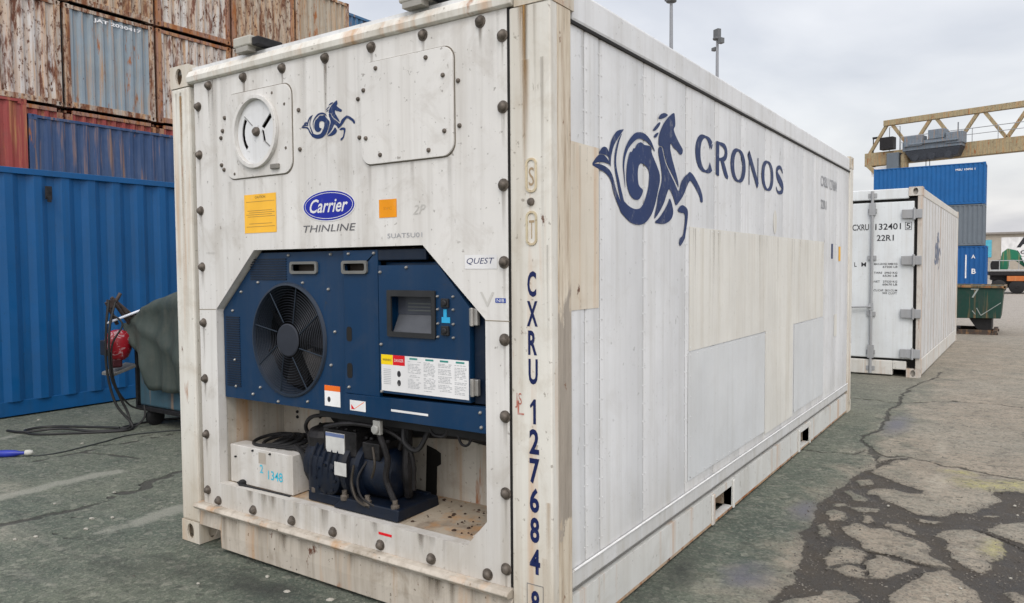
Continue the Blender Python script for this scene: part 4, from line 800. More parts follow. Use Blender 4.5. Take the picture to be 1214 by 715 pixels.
# recess box
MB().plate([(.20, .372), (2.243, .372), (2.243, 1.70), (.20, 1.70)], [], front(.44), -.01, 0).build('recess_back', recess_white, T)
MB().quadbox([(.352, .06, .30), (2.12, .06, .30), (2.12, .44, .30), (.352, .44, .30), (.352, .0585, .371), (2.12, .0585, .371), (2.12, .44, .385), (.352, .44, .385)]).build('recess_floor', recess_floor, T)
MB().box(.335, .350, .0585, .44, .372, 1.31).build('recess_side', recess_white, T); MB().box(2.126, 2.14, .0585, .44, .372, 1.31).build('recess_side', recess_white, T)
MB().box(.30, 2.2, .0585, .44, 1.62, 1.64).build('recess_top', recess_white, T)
m = MB(); m.plate([(1.98, .3725), (2.12, .3725), (2.12, .50)], [], front(.10), -.02, 0); m.build('corner_gusset', white_front, T)
# dark slot, marks on the back wall
m = MB(); m.plate([(1.430, .385), (1.50, .385), (1.505, .53), (1.53, .545), (1.53, .60), (1.50, .615), (1.44, .63)], [], front(.44), .0005, .003); m.build('back_slot', gap_black, T)
for x, z in ((.47, .70), (.47, .67), (.66, .69), (.66, .65)): screw(x, z, T, .010, black, .44)
# grease specks on the recess floor
m = MB(); random.seed(11)
for _ in range(46):
    x = random.uniform(1.45, 2.1); y = random.uniform(.08, .42); r_ = random.uniform(.003, .012); z = .3725+(y-.0585)/.3815*.0145
    m.lathe((x, y, z), (0, 0, 1), [(0, r_), (.003, r_*.7), (.005, r_*.2)], 6)
m.build('grime', plain('grime_brown', (.05, .03, .02), .8), T)

# blue cooling unit ------------------------------------------------------------
cu_ = MB()
cu_.plate([(.362, .835), (1.30, .835), (1.30, 1.60), (.682, 1.60), (.362, 1.298)], [ell(.886, 1.165, .268, .278, 56), rrect(.925, 1.10, 1.505, 1.545, .012)], front(.05), -.003, .003)
unit = cu_.build('cooling_unit', unit_blue, T, .002)
m = MB(); m.box(.362, 1.30, .055, .40, .836, .85); m.box(.362, .38, .055, .40, .86, 1.29); m.build('unit_shroud', unit_blue_dark, unit)
MB().box(.40, 2.10, .30, .40, .86, 1.58).build('coil_block', black, unit)
# fan shroud, blades, guard
m = MB(); fc_ = (.886, 0, 1.165)
R_ = []
for y, k in ((.056, 1.0), (.046, 1.02), (.036, 1.0), (.034, .965), (.05, .95), (.13, .93), (.14, .94)):
    R_.append([(fc_[0]+.272*k*math.cos(2*math.pi*j/56), y, fc_[2]+.282*k*math.sin(2*math.pi*j/56)) for j in range(56)])
m.rings(R_, cap=False); m.build('fan_shroud', plain('fan_ring_blue', (.022, .032, .05), .4), unit, smooth=True)
m = MB()
for k in range(7):
    a0 = 2*math.pi*k/7
    for rr_ in [0]:
        pts = []
        for i in range(7):
            rad_ = .07+i*.03; tw = .45-.03*i
            for s_ in (-1, 1):
                a = a0+s_*tw*.62; y = .135+s_*.03
                pts.append((fc_[0]+rad_*math.cos(a), y, fc_[2]+rad_*math.sin(a)))
        n = len(m.v); m.v += pts
        for i in range(6): m.f.append((n+2*i, n+2*i+1, n+2*i+3, n+2*i+2))
m.build('fan_blades', plain('fan_blade_black', (.008, .008, .010), .45), unit, smooth=True)
m = MB()
for k in range(2, 21):
    rx = .0128*k; m.tube([(fc_[0]+rx*math.cos(2*math.pi*j/48), .046, fc_[2]+rx*1.035*math.sin(2*math.pi*j/48)) for j in range(49)], .0014, 4, False)
m.build('fan_guard', plain('guard_dark', (.03, .035, .045), .35, .4), unit)
m = MB()
for k in range(8):
    a = 2*math.pi*k/8+.35; m.tube([(fc_[0]+.09*math.cos(a), .043, fc_[2]+.09*math.sin(a)), (fc_[0]+.268*math.cos(a+.18), .043, fc_[2]+.277*math.sin(a+.18))], .003, 6)
m.build('guard_spoke', plain('spoke_blue', (.02, .03, .045), .4, .3), unit)
m = MB(); m.lathe((fc_[0], .044, fc_[2]), (0, -1, 0), [(0, .080), (.004, .082), (.007, .076), (.009, .001)], 40); m.build('fan_hub_plate', plain('hub_blue', (.022, .026, .036), .5), unit)
# middle column, control box, lower rail
m = MB(); m.plate([(1.302, .94), (1.520, .94), (1.520, 1.60), (1.302, 1.60)], [rrect(1.302+.006, 1.452, 1.500, 1.548, .012)], front(.03), -.02, .004); m.build('unit_column', unit_blue, unit, .003)
for x0, x1, y in ((.915, 1.11, .047), (1.30, 1.462, .0255)):
    m = MB(); m.plate(rrect(x0, x1, 1.493, 1.553, .014), [rrect(x0+.014, x1-.014, 1.507, 1.540, .008)], front(y), .0003, .012); m.build('handle_slot', plain('slot_frame', (.18, .18, .17), .4, .3), unit, .002)
    MB().plate(rrect(x0-.0, x1+.0, 1.494, 1.552, .012), [], front(y+.05), 0, .004).build('slot_cavity', plain('slot_brown', (.05, .04, .032), .7), unit)
for z0, z1 in ((1.182, 1.25), (1.012, 1.082)):
    m = MB(); m.plate(rrect(1.318, 1.352, z0, z1, .014), [], front(.026), .0003, .0015); m.build('louvre_slot', gap_black, unit)
for z0, z1 in ((1.46, 1.575),):
    m = MB()
    for k in range(9): m.box(.60, .88, .0425, .0465, z0+.004+k*.0125, z0+.010+k*.0125)
    m.build('louvre_grille', unit_blue_dark, unit)
m = MB()
for k in range(30): m.box(.385, .50, .0425, .0465, .90+k*.0125, .906+k*.0125)
m.build('louvre_grille', unit_blue_dark, unit)
# control box
cb = MB(); cb.box(1.524, 1.995, .072, .30, .955, 1.545); cbo = cb.build('control_box', unit_blue, unit, .006)
m = MB(); m.plate([(1.532, .964), (2.038, .964), (2.038, 1.355), (1.875, 1.53), (1.532, 1.53)], [rrect(1.591, 1.859, 1.222, 1.418, .008)], front(.030), -.045, .012); m.build('control_door', unit_blue, unit, .003)
m = MB(); m.box(1.52, 1.80, .028, .05, 1.552, 1.60); m.build('unit_lintel', unit_blue_dark, unit, .004)
m = MB(); m.plate([(1.80, 1.60), (2.115, 1.308), (2.115, .96), (2.045, .96), (2.045, 1.36), (1.80, 1.585)], [], front(.05), 0, .008); m.build('unit_flank', unit_blue_dark, unit)
# display
m = MB(); m.plate(rrect(1.588, 1.862, 1.218, 1.422, .006), [rrect(1.612, 1.842, 1.240, 1.395, .004)], front(.018), .0005, .010); m.build('display_frame', black_plastic, unit, .003)
m = MB(); m.quadbox([(1.612, .017, 1.235), (1.842, .017, 1.235), (1.842, .07, 1.235), (1.612, .07, 1.235), (1.612, .025, 1.245), (1.842, .025, 1.245), (1.842, .06, 1.315), (1.612, .06, 1.315)]); m.build('display_panel', plain('display_slope', (.07, .075, .085), .35), unit, .002)
m = MB(); m.box(1.612, 1.842, .058, .066, 1.315, 1.397); m.build('display_glass', display_glass, unit)
for z0 in (1.33, 1.345, 1.36): m = MB(); m.box(1.67, 1.80, .0565, .0578, z0, z0+.006); m.build('display_line', plain('lcd_dim', (.08, .09, .09), .3), unit)
for z0, z1 in ((1.352, 1.39), (1.236, 1.276)):
    m = MB(); m.box(1.895, 1.935, .006, .0178, z0, z1); m.lathe((1.915, .006, (z0+z1)/2), (0, -1, 0), [(0, .014), (.006, .013), (.007, .008)], 12); m.build('connector', plain('connector_black', (.02, .02, .022), .4), unit, .003)
    for x in (1.873, 1.955):
        for z in (z0-.008, z1+.008): screw(x, z, unit, .006, steel, .018)
m = MB(); cyp = plain('cyan_pipe_symbol', (.03, .35, .62), .4)
m.box(1.893, 1.937, .0155, .0178, 1.288, 1.312); m.box(1.903, 1.920, .0150, .0178, 1.312, 1.345); m.build('pressure_tag', cyp, unit)
# printed instruction label
ll = film(1.543, 2.032, .975, 1.136, white_film, unit, y=.018, d=.0012, name='instruction_label')
film(1.543, 1.612, 1.092, 1.136, bright_yellow_film, ll, y=.018, d=.0016, name='warning_header'); film(1.613, 1.683, 1.092, 1.136, red_film, ll, y=.018, d=.0016, name='warning_header')
text('WARNING', front(.018), 1.552, 1.604, 1.108, 1.118, black_ink, ll, d=.002); text('DANGER', front(.018), 1.622, 1.675, 1.107, 1.120, white_film, ll, d=.002)
m = MB()
random.seed(5)
for c0, c1_ in ((1.70, 1.775), (1.790, 1.855), (1.870, 1.945), (1.958, 2.022)):
    z = 1.112
    while z > .99:
        x = c0
        while x < c1_-.01:
            wd = random.uniform(.005, .02); e_ = min(x+wd, c1_)
            if random.random() < .85: flat_poly(m, [(x, z), (e_, z), (e_, z+.0028), (x, z+.0028)], front(.018), .0017)
            x = e_+.003
        z -= .0062 if random.random() < .8 else .011
for k in range(9): flat_poly(m, [(1.556, 1.07-.008*k), (1.60, 1.07-.008*k), (1.60, 1.073-.008*k), (1.556, 1.073-.008*k)], front(.018), .0017)
m.build('fine_print', print_grey, ll)
m = MB()
for c in (1.71, 1.80, 1.88, 1.965): flat_poly(m, [(c, 1.122), (c+.045, 1.122), (c+.045, 1.130), (c, 1.130)], front(.018), .0017)
m.build('column_heading', worn_ink('teal_ink', (.05, .25, .22), .1), ll)
m = MB()
for z in (1.055, 1.015): flat_poly(m, ell(1.648, z, .011, .014, 12), front(.018), .0017)
m.build('pictogram', black_ink, ll)
for z0, z1 in ((1.283, 1.352), (.996, 1.063)):
    m = MB(); m.box(2.040, 2.082, .010, .03, z0, z1); m.tube([(2.058, .006, z0-.003), (2.058, .006, z1+.003)], .009, 8); m.build('hinge', steel, unit, .003)
# lower rail
m = MB(); m.quadbox([(1.305, .016, .846), (2.118, .016, .846), (2.118, .05, .846), (1.305, .05, .846), (1.305, .016, .938), (2.118, .016, .952), (2.118, .05, .952), (1.305, .05, .938)]); m.box(1.02, 1.304, .0465, .05, .838, .84)
m.build('lower_rail', unit_blue, unit, .005)
for x, z, y in [(.445, 1.30, .047), (.52, 1.40, .047), (.455, 1.04, .047), (.46, .90, .047), (.66, 1.45, .047), (.64, 1.585, .047), (.90, 1.585, .047), (1.20, 1.585, .047), (1.18, 1.42, .047), (1.22, 1.22, .047), (1.19, 1.06, .047), (.60, .87, .047), (.80, .85, .047), (1.02, .87, .047), (1.0, 1.45, .047), (.66, .91, .047), (1.34, 1.585, .026), (1.50, 1.585, .026), (1.33, .97, .026), (1.545, 1.50, .018), (1.545, 1.18, .018), (2.09, .93, .016), (2.095, .87, .016), (1.545, .97, .018), (1.7, 1.52, .018)]:
    screw(x, z, unit, .0075, steel, y)
s1 = film(1.14, 1.247, .863, .962, white_film, unit, y=.047); film(1.14, 1.247, .936, .962, orange_red_film, s1, y=.047, d=.002, name='warning_header'); film(0, 0, 0, 0, black_ink, s1, y=.047, d=.002, name='pictogram', P=ell(1.17, .895, .011, .014, 12))
s2 = film(1.343, 1.444, .866, .914, white_film, unit, y=.016); film(0, 0, 0, 0, red_film, s2, y=.016, d=.002, name='pictogram', P=[(1.352, .872), (1.375, .872), (1.352, .895)]); film(0, 0, 0, 0, orange_red_film, s2, y=.016, d=.002, name='pictogram', P=[(1.43, .91), (1.436, .91), (1.37, .872), (1.366, .872)])
film(1.60, 1.814, .886, .896, white_film, unit, y=.016)

# compressor and piping -----------------------------------------------------------
cpb = MB()
cpb.rings([[(x, .20+ry*math.cos(a), .545+rz*math.sin(a)) for a in [2*math.pi*j/24 for j in range(24)]] for x, ry, rz in ((.905, .05, .05), (.915, .10, .105), (.94, .125, .13), (.99, .135, .14), (1.22, .135, .14), (1.23, .15, .155), (1.26, .15, .155), (1.265, .125, .13), (1.30, .12, .125), (1.305, .145, .15), (1.34, .145, .15), (1.345, .12, .125), (1.47, .115, .12), (1.50, .09, .09), (1.51, .04, .04))])
comp = cpb.build('compressor', comp_paint, T, smooth=True)
m = MB(); m.lathe((1.045, .185, .40), (0, 0, 1), [(0, .10), (.02, .125), (.16, .13), (.20, .12), (.22, .08)], 28); m.lathe((1.12, .07, .50), (0, -1, 0), [(-.05, .085), (.0, .085), (.006, .08), (.012, .06), (.014, .02)], 24)
for k in range(8): m.lathe((1.12+.068*math.cos(k*.785), .064, .50+.068*math.sin(k*.785)), (0, -1, 0), [(0, .008), (.012, .008)], 6)
for x in (1.02, 1.06, 1.10, 1.14, 1.18): m.rings([[(x+dx_, .20+(.142+(.008 if abs(dx_) < .005 else 0))*math.cos(a), .545+(.147+(.008 if abs(dx_) < .005 else 0))*math.sin(a)) for a in [2*math.pi*j/24 for j in range(24)]] for dx_ in (-.006, 0, .006)])
m.build('crankcase', comp_paint, comp, smooth=True)
m = MB(); m.box(1.075, 1.30, .09, .30, .62, .74); m.lathe((.99, .20, .60), (0, 0, 1), [(0, .10), (.08, .105), (.11, .09), (.13, .04)], 22)
for x in (1.10, 1.16, 1.22, 1.28): m.lathe((x, .105, .74), (0, 0, 1), [(0, .010), (.012, .010)], 6)
m.build('cylinder_head', dark_metal, comp, .022)
m = MB(); m.box(1.33, 1.44, .10, .28, .62, .70); m.box(1.30, 1.46, .12, .26, .60, .625)
for x in (1.31, 1.345, 1.40, 1.45): m.lathe((x, .15, .70), (0, 0, 1), [(0, .012), (.015, .012)], 8)
m.build('valve_block', dark_metal, comp, .006)
m = MB(); m.box(.99, 1.56, .062, .085, .376, .425); m.box(.99, 1.56, .30, .33, .376, .44); m.box(1.0, 1.12, .0855, .299, .385, .40)
m.quadbox([(1.18, .045, .376), (1.60, .045, .376), (1.60, .34, .376), (1.18, .34, .376), (1.24, .055, .43), (1.60, .055, .43), (1.60, .33, .43), (1.24, .33, .43)])
m.build('mounting_plate', comp_paint, comp, .006)
for x, y in ((1.03, .075), (1.25, .06), (1.40, .06), (1.56, .075), (1.05, .27)):
    m = MB(); m.lathe((x, y, .42), (0, 0, 1), [(0, .02), (.02, .02), (.025, .012), (.045, .012), (.046, .001)], 10)
    m.build('mounting_bolt', bolt_metal, comp)
m = MB(); m.box(1.098, 1.226, .0845, .0895, .628, .724); m.build('nameplate', plain('plate_dirty_white', (.50, .50, .48), .5, 0, .2), comp)
m = MB(); m.box(1.098, 1.226, .084, .0844, .705, .722); m.build('nameplate_header', worn_ink('plate_blue', (.12, .16, .3), .2), comp)
m = MB(); m.box(1.195, 1.275, .048, .0500, .535, .598); m.build('nameplate', plain('plate_dirty_white', (.50, .50, .48), .5, 0, .2), comp)
pm_ = MB()
for pts, rd_ in ((curve([(1.28, .12, .60), (1.29, .07, .52), (1.33, .055, .45), (1.42, .06, .41)]), .011), (curve([(1.36, .10, .61), (1.35, .05, .54), (1.38, .04, .46), (1.45, .06, .42)]), .006), (curve([(1.46, .2, .62), (1.50, .22, .74), (1.60, .24, .78), (1.80, .23, .81), (2.05, .22, .81)]), .012),
                 (curve([(.92, .2, .60), (.88, .15, .70), (.98, .10, .78), (1.10, .12, .80)]), .010), (curve([(1.10, .08, .75), (1.30, .06, .79), (1.50, .10, .77), (1.62, .12, .68), (1.60, .16, .50)]), .010), (curve([(1.55, .18, .80), (1.56, .16, .60), (1.53, .2, .45)]), .022), (curve([(1.48, .05, .79), (1.53, .06, .66), (1.51, .07, .56), (1.55, .08, .46)]), .014), (curve([(1.15, .22, .82), (1.3, .2, .80), (1.7, .2, .81), (2.1, .2, .82)]), .03), (curve([(1.75, .1, .83), (1.78, .09, .79), (1.84, .09, .79), (1.86, .1, .83)]), .008), (curve([(1.90, .1, .83), (1.93, .09, .77), (1.97, .09, .77), (1.98, .12, .83)]), .006)):
    pm_.tube(pts, rd_, 8)
pm_.build('piping', dark_metal, comp, smooth=True)
m = MB()
for pts, rd_ in ((curve([(1.33, .045, .60), (1.325, .035, .52), (1.36, .03, .45), (1.40, .045, .42)]), .006), (curve([(1.45, .05, .70), (1.47, .04, .62), (1.45, .04, .56)]), .006)): m.tube(pts, rd_, 8)
m.build('copper_line', plain('dull_copper', (.07, .06, .05), .35, .7), comp, smooth=True)
m = MB(); m.box(1.47, 1.515, .03, .05, .765, .83); m.lathe((1.49, .03, .79), (0, -1, 0), [(0, .022), (.012, .02), (.013, .001)], 12); m.build('valve_cap', plain('zinc_grey', (.33, .33, .31), .5, .3), comp, .003)
m = MB(); m.box(1.05, 2.10, .09, .435, .795, .845); m.build('dark_infill_box', black, comp)  # black box added to darken the space under the blue panels
m = MB()
for pts, rd_ in ((curve([(1.02, .2, .83), (1.05, .25, .74), (1.3, .3, .72), (1.7, .32, .75), (2.1, .35, .76)]), .035), (curve([(1.55, .3, .78), (1.75, .35, .74), (1.95, .36, .72), (2.11, .38, .74)]), .028), (curve([(1.32, .3, .8), (1.32, .35, .6), (1.34, .38, .40)]), .04), (curve([(.98, .3, .80), (.95, .34, .70), (1.0, .38, .60), (1.1, .4, .40)]), .03), (curve([(1.58, .12, .80), (1.60, .1, .73), (1.66, .12, .70), (1.70, .16, .80)]), .012)): m.tube(pts, rd_, 8)
m.build('hose_bundle', black, comp, smooth=True)
# white battery tray box at left with coiled cable
m = MB(); m.v = [(.372, .062, .375), (.876, .062, .375), (.876, .33, .384), (.372, .33, .384), (.372, .062, .578), (.876, .062, .578), (.876, .16, .578), (.372, .16, .578)]
bx_ = MB(); bx_.v = m.v; bx_.f = [(3, 2, 1, 0), (0, 1, 5, 4), (1, 2, 6, 5), (2, 3, 7, 6), (3, 0, 4, 7), (4, 5, 6, 7)]
tray = bx_.build('cable_tray', white_front, T, .003)
text('2', front(.062), .62, .645, .455, .50, cyan_ink, tray, d=.0012, bold=.02); text('1348', front(.062), .685, .80, .430, .478, cyan_ink, tray, d=.0012, bold=.01)
m = MB(); flat_poly(m, [(.61, .505), (.668, .505), (.668, .563), (.61, .563)], front(.062), .001); m.build('worn_sticker', worn_ink('tape_grey', (.38, .34, .29), .5), tray)
for x, z in ((.565, .565), (.705, .565), (.42, .515)): screw(x, z, tray, .006, black, .062)
m = MB()
for k in range(5):
    cx, rx, rz = .56+.065*k, .11-.004*k, .030+.003*k; pts = [(cx+rx*math.cos(a), .20+.10*math.sin(a)+.01*k, .585+rz*(.5+.5*math.sin(a*1.+.4))*.9) for a in [2*math.pi*j/28 for j in range(29)]]; m.tube(pts, .0095, 7, False)
m.tube(curve([(.80, .15, .60), (.90, .11, .58), (.955, .09, .50), (.99, .10, .44)]), .013, 7)
m.build('power_cable', black, tray, smooth=True)
m = MB(); m.tube(curve([(.46, .04, .384), (.50, .035, .380), (.60, .045, .374), (.87, .05, .373)]), .006, 6); m.lathe((.485, .05, .372), (0, 0, 1), [(0, .02), (.02, .022), (.028, .01)], 10); m.build('gasket_strip', black, tray)
# ------------------------------------------------------------------ second white reefer, door end towards us
w2 = empty('refrigerated_container', (.355, 8.95, 0), R(-.5), 'smaller-looking white refrigerated container beyond the big one, door end with grey hinges facing us', 'container')
W2, L2, H2 = 2.438, 6.058, 2.56
w2_white = paint('reefer_white_paint', (.68, .71, .72), (.35, .30, .22), .22, .12, .0, .5, .1)
w2_side = paint('reefer_side_paint', (.63, .635, .63), (.34, .30, .25), .4, .3, .04, .55, .15)
w2_frame = paint('reefer_frame_paint', (.62, .61, .57), (.33, .27, .19), .25, .3, .12, .55, .15)
w2_rust = paint('reefer_rusty_post', (.56, .53, .48), (.26, .16, .10), .4, .4, .26, .6, .2)
for x0, x1, mm in ((.003, .10, w2_frame), (W2-.055, W2-.003, w2_rust)):
    MB().box(x0, x1, .003, .16, .118, H2-.118).build('corner_post', mm, w2, .006)
    MB().box(x0 if x0 < 1 else W2-.15, x1 if x0 > 1 else .15, L2-.16, L2-.003, .118, H2-.118).build('corner_post', w2_frame, w2, .006)
castings(w2, W2, L2, H2, w2_rust)
MB().box(.163, W2-.163, .004, .12, H2-.15, H2-.012).build('header_rail', w2_white, w2, .01)
MB().box(.163, W2-.33, .004, .12, .02, .215).build('door_sill', w2_frame, w2, .01)
MB().box(W2-.33, W2-.163, .004, .12, .10, .215).build('door_sill', w2_frame, w2, .01)
MB().box(.09, W2-.06, .05, .10, .2, H2-.14).build('door_gasket', gap_black, w2)
for x0, x1 in ((.12, 1.205), (1.225, W2-.095)):
    d_ = MB().box(x0, x1, .02, .09, .245, H2-.185).build('door', w2_white, w2, .012)
    for bx in ((x0+.30, x0+.62) if x0 < 1 else (1.50, 1.835)):
        m = MB(); m.tube([(bx, -.012, .03), (bx, -.012, H2-.03)], .019, 10)
        for z in (.10, .32, .85, 1.62, H2-.30, H2-.09): m.box(bx-.055, bx+.055, -.006, .018, z-.03, z+.03)
        for z0, z1 in ((.24, .42), (H2-.36, H2-.19)): m.box(bx-.038, bx+.038, -.03, .018, z0, z1)
        rb = m.build('locking_bar', grey_metal, d_, .002)
        m = MB(); m.tube([(bx, -.035, .95 if bx > 1.6 else 1.05), (bx-.42, -.035, .93 if bx > 1.6 else 1.03)], .012, 8); m.box(bx-.03, bx+.03, -.03, -.01, .90, 1.0) ; m.build('locking_handle', grey_metal, d_)
for z in (.32, .86, 1.575, 2.195):
    for xa, xb in ((W2-.24, W2+.004), (-.004, .24)):
        m = MB(); m.box(xa, xb, -.024, .0015, z-.055, z+.065); hx = W2-.09 if xa > 1 else .09; m.tube([(hx, -.03, z-.075), (hx, -.03, z+.085)], .016, 8); m.build('hinge', grey_metal, w2, .006)
fm = front(.02)
f2 = lambda s, x0, x1, z0, z1, **k: text(s, fm, x0, x1, z0, z1, black_ink, w2, d=.002, bold=.012, **k)
f2('CXRU', 1.58, 1.79, 2.00, 2.085); f2('132401', 1.87, 2.185, 2.0, 2.085); f2('5', 2.25, 2.30, 2.005, 2.08); f2('22R1', 1.89, 2.10, 1.85, 1.93)
m = MB(); m.plate([(2.235, 1.99), (2.315, 1.99), (2.315, 2.095), (2.235, 2.095)], [[(2.241, 1.996), (2.309, 1.996), (2.309, 2.089), (2.241, 2.089)]], fm, .001, .0022); m.build('number_box', black_ink, w2)
f2('L', 1.61, 1.64, 1.50, 1.56); f2('M', 1.70, 1.76, 1.50, 1.56)
random.seed(9)
for k, (z, a) in enumerate(((1.52, 'MAX.GROSS 30480 KG'), (1.48, '          67200 LB'), (1.40, 'TARE  2960 KG'), (1.36, '      6530 LB'), (1.28, 'NET   27520 KG'), (1.24, '      60670 LB'), (1.16, 'CU.CAP. 28.3 CU.M'), (1.12, '        999 CU.FT'))):
    text(a.strip(), fm, 1.86 if a[0] != ' ' else 1.97, 2.15, z, z+.028, black_ink, w2, d=.002, bold=.01)
MB().box(W2-.06, W2-.012, .165, L2-.165, .24, H2-.12).build('side_wall', w2_side, w2)
MB().box(.012, .06, .165, L2-.165, .24, H2-.12).build('side_wall', w2_side, w2)
m = MB()
for k in range(1, 14): y = .165+k*(L2-.33)/14; m.box(W2-.0125, W2-.0095, y-.008, y+.008, .245, H2-.125)
m.build('panel_seam', paint('seam_dirt', (.42, .39, .34), (.25, .2, .15), .5, .4, 0, .6), w2)
for x0, x1 in ((W2-.06, W2-.004), (.004, .06)):
    MB().box(x0, x1, .165, L2-.165, H2-.12, H2-.012).build('top_rail', w2_frame, w2, .008)
    MB().box(x0, x1, .165, L2-.165,   .012, .235).build('bottom_rail', w2_frame, w2, .008)
MB().box(.02, W2-.02, .05, L2-.02, H2-.05, H2-.014).build('roof', w2_white, w2)
MB().box(.06, W2-.06, .12, L2-.05, .13, .20).build('floor_deck', dark_metal, w2)
MB().box(.06, W2-.06, L2-.06, L2-.01, .13, H2-.05).build('end_wall', w2_white, w2)
m = MB()          # emblem remains on the long side, weathered to grey
for P in DATA['hp']: flat_poly(m, smooth_poly([(1.2+a*.9, 1.15+(b_-1.3)*.9) for a, b_ in P], 1), lambda a, b_, d: (W2-.012+d, a, b_), .004)
m.build('faded_emblem', worn_ink('faded_navy', (.14, .17, .25), .8), w2)

# ------------------------------------------------------------------ green skip
sk_ = empty('skip', (3.13, 17.15, 0), 0, 'dark green steel skip with a sloping underside standing beyond the second white container', 'skip')
skg = paint('skip_green_paint', (.009, .048, .036), (.05, .05, .045), .4, .45, .15, .55, .25)
m = MB(); SL, SWd = 1.75, .46       # half width along y is .46
prof = [(-1.35, .34), (.42, .36), (.47, 1.04), (-1.40, 1.07)]
m.rings([[(x, y, z) for x, z in prof] for y in (-.46, .9)]); m.build('bin', skg, sk_, .012)
m = MB()
for y0, y1 in ((-.50, -.462), (.902, .94)): m.quadbox([(-1.44, y0, 1.04), (.50, y0, 1.01), (.50, y1, 1.01), (-1.44, y1, 1.04), (-1.44, y0, 1.09), (.50, y0, 1.06), (.50, y1, 1.06), (-1.44, y1, 1.09)])
m.box(.46, .51, -.5, .94, 1.0, 1.062); m.build('rim', paint('skip_rim', (.06, .07, .05), (.2, .1, .05), .5, .5, .45, .6, .2), sk_, .004)
m = MB()
m.quadbox([(.0, -.35, .10), (.26, -.35, .10), (.26, .8, .10), (.0, .8, .10), (-.16, -.35, .345), (.26, -.35, .345), (.26, .8, .345), (-.16, .8, .345)]); m.build('tipping_frame', black, sk_, .004)
m = MB()
for y in (-.42, .72): m.box(-1.4, .38, y, y+.12, .0, .05); m.box(-1.2, .25, y+.02, y+.1, .05, .10)
for x in (-1.2, -.45, .28): m.box(x, x+.08, -.40, .80, .051, .10)
m.build('base_frame', paint('skid_rust', (.07, .055, .045), (.04, .03, .03), .4, .5, .2, .7, .3), sk_, .003)
text('7', front(-.46), -.13, .02, .80, 1.0, worn_ink('chalk', (.32, .36, .34), .5), sk_, d=.013)
m = MB(); 
for a, b_ in (((-.02, .58), (.06, .42)), ((.06, .42), (.42, .70)), ((-.10, .52), (-.04, .44))): stroke_mesh(m, [(a[0], a[1], .018), (b_[0], b_[1], .012)], front(-.46), .013)
m.build('scrape_mark', worn_ink('chalk', (.32, .36, .34), .5), sk_)

# ------------------------------------------------------------------ gantry crane
cr_ = empty('gantry_crane', (-8.06, 74.7, 0), R(-13.7), 'rusty yellow gantry crane with lattice beam and grey trolley above the far container stack', 'crane')
cy = paint('crane_yellow_paint', (.36, .30, .18), (.12, .08, .055), .6, .9, .30, .65, .2)
m = MB(); m.box(-.2, 24, -.45, .45, 10.70, 11.90); m.build('lower_girder', cy, cr_, .03)
m = MB(); m.box(1.35, 22.6, -.22, .22, 14.25, 14.75); m.build('upper_chord', cy, cr_, .02)
m = MB(); bot = [0.1, 3.7, 7.4, 11.1, 14.8, 18.5, 22.2, 23.9]; top = [1.8, 5.5, 9.2, 12.9, 16.6, 20.3, 22.4]
for i, t_ in enumerate(top):
    m.beam((t_-.12, 0, 14.5), (bot[i], 0, 11.9), .26); m.beam((t_+.12, 0, 14.5), (bot[i+1], 0, 11.9), .26)
m.build('lattice_strut', cy, cr_)
m = MB(); m.tube([(3, -.5, 13.0), (24, -.5, 13.0)], .035, 6); m.tube([(3, -.5, 12.5), (24, -.5, 12.5)], .03, 6)
for k in range(12): m.tube([(3+k*1.9, -.5, 11.9), (3+k*1.9, -.5, 13.0)], .03, 6)
m.build('handrail', plain('rail_grey', (.3, .31, .32), .5), cr_)
crane_grey = paint('crane_grey_paint', (.17, .21, .25), (.07, .06, .06), .4, .5, .1, .55, .2)
m = MB(); m.box(3.5, 8.2, -1.5, -.5, 11.55, 12.35); m.box(3.7, 5.2, -1.7, -.5, 11.9, 12.8); m.box(5.6, 6.9, -1.55, -.5, 12.35, 13.15); m.box(7.0, 8.3, -1.6, -.5, 11.8, 12.75)
m.box(7.9, 8.0, -1.6, -1.5, 12.7, 13.5); m.box(4.1, 8.0, -1.75, -1.5, 12.0, 12.15)
tr = m.build('trolley', crane_grey, cr_, .04)
m = MB(); m.quadbox([(4.3, -1.5, 10.6), (7.9, -1.5, 10.8), (7.9, -.5, 10.8), (4.3, -.5, 10.6), (3.7, -1.6, 11.5), (8.2, -1.6, 11.5), (8.2, -.5, 11.5), (3.7, -.5, 11.5)])
for x in (4.6, 5.9, 7.2): m.lathe((x, -1.6, 10.9), (0, 1, 0), [(0, .3), (.8, .3)], 14)
m.build('hoist_gear', plain('hoist_dark', (.035, .04, .05), .5, 0, .4), tr, .03)
m = MB(); m.tube([(5.3, -1.0, 10.7), (5.3, -1.0, 9.5)], .03, 6); m.tube([(5.6, -1.0, 10.7), (5.6, -1.0, 9.5)], .03, 6); m.build('hoist_rope', dark_metal, tr)
m = MB(); m.box(2.05, 3.1, -1.2, -.46, 9.4, 11.6); m.build('operator_cab', grey_c, cr_, .04)
m = MB(); m.box(1.35, 2.5, -1.0, -.2, 12.0, 13.1); m.build('motor_house', dark_metal, cr_, .03)
m = MB(); m.lathe((3.5, -.9, 9.6), (0, 0, 1), [(0, .2), (.1, .33), (1.7, .33), (1.8, .25)], 16); m.build('cable_reel', cy, cr_, smooth=True)
m = MB(); m.tube([(.4, 0, 11.9), (.4, 0, 13.2)], .05, 8); m.box(.35, .95, -.1, .1, 13.2, 13.38); m.build('work_lamp', dark_metal, cr_)
m = MB(); m.tube([(2.0, -.45, 11.9), (2.0, -.45, 14.0), (2.9, -.45, 14.0), (2.9, -.45, 11.9)], .03, 6); m.build('guard_rail', dark_metal, cr_)
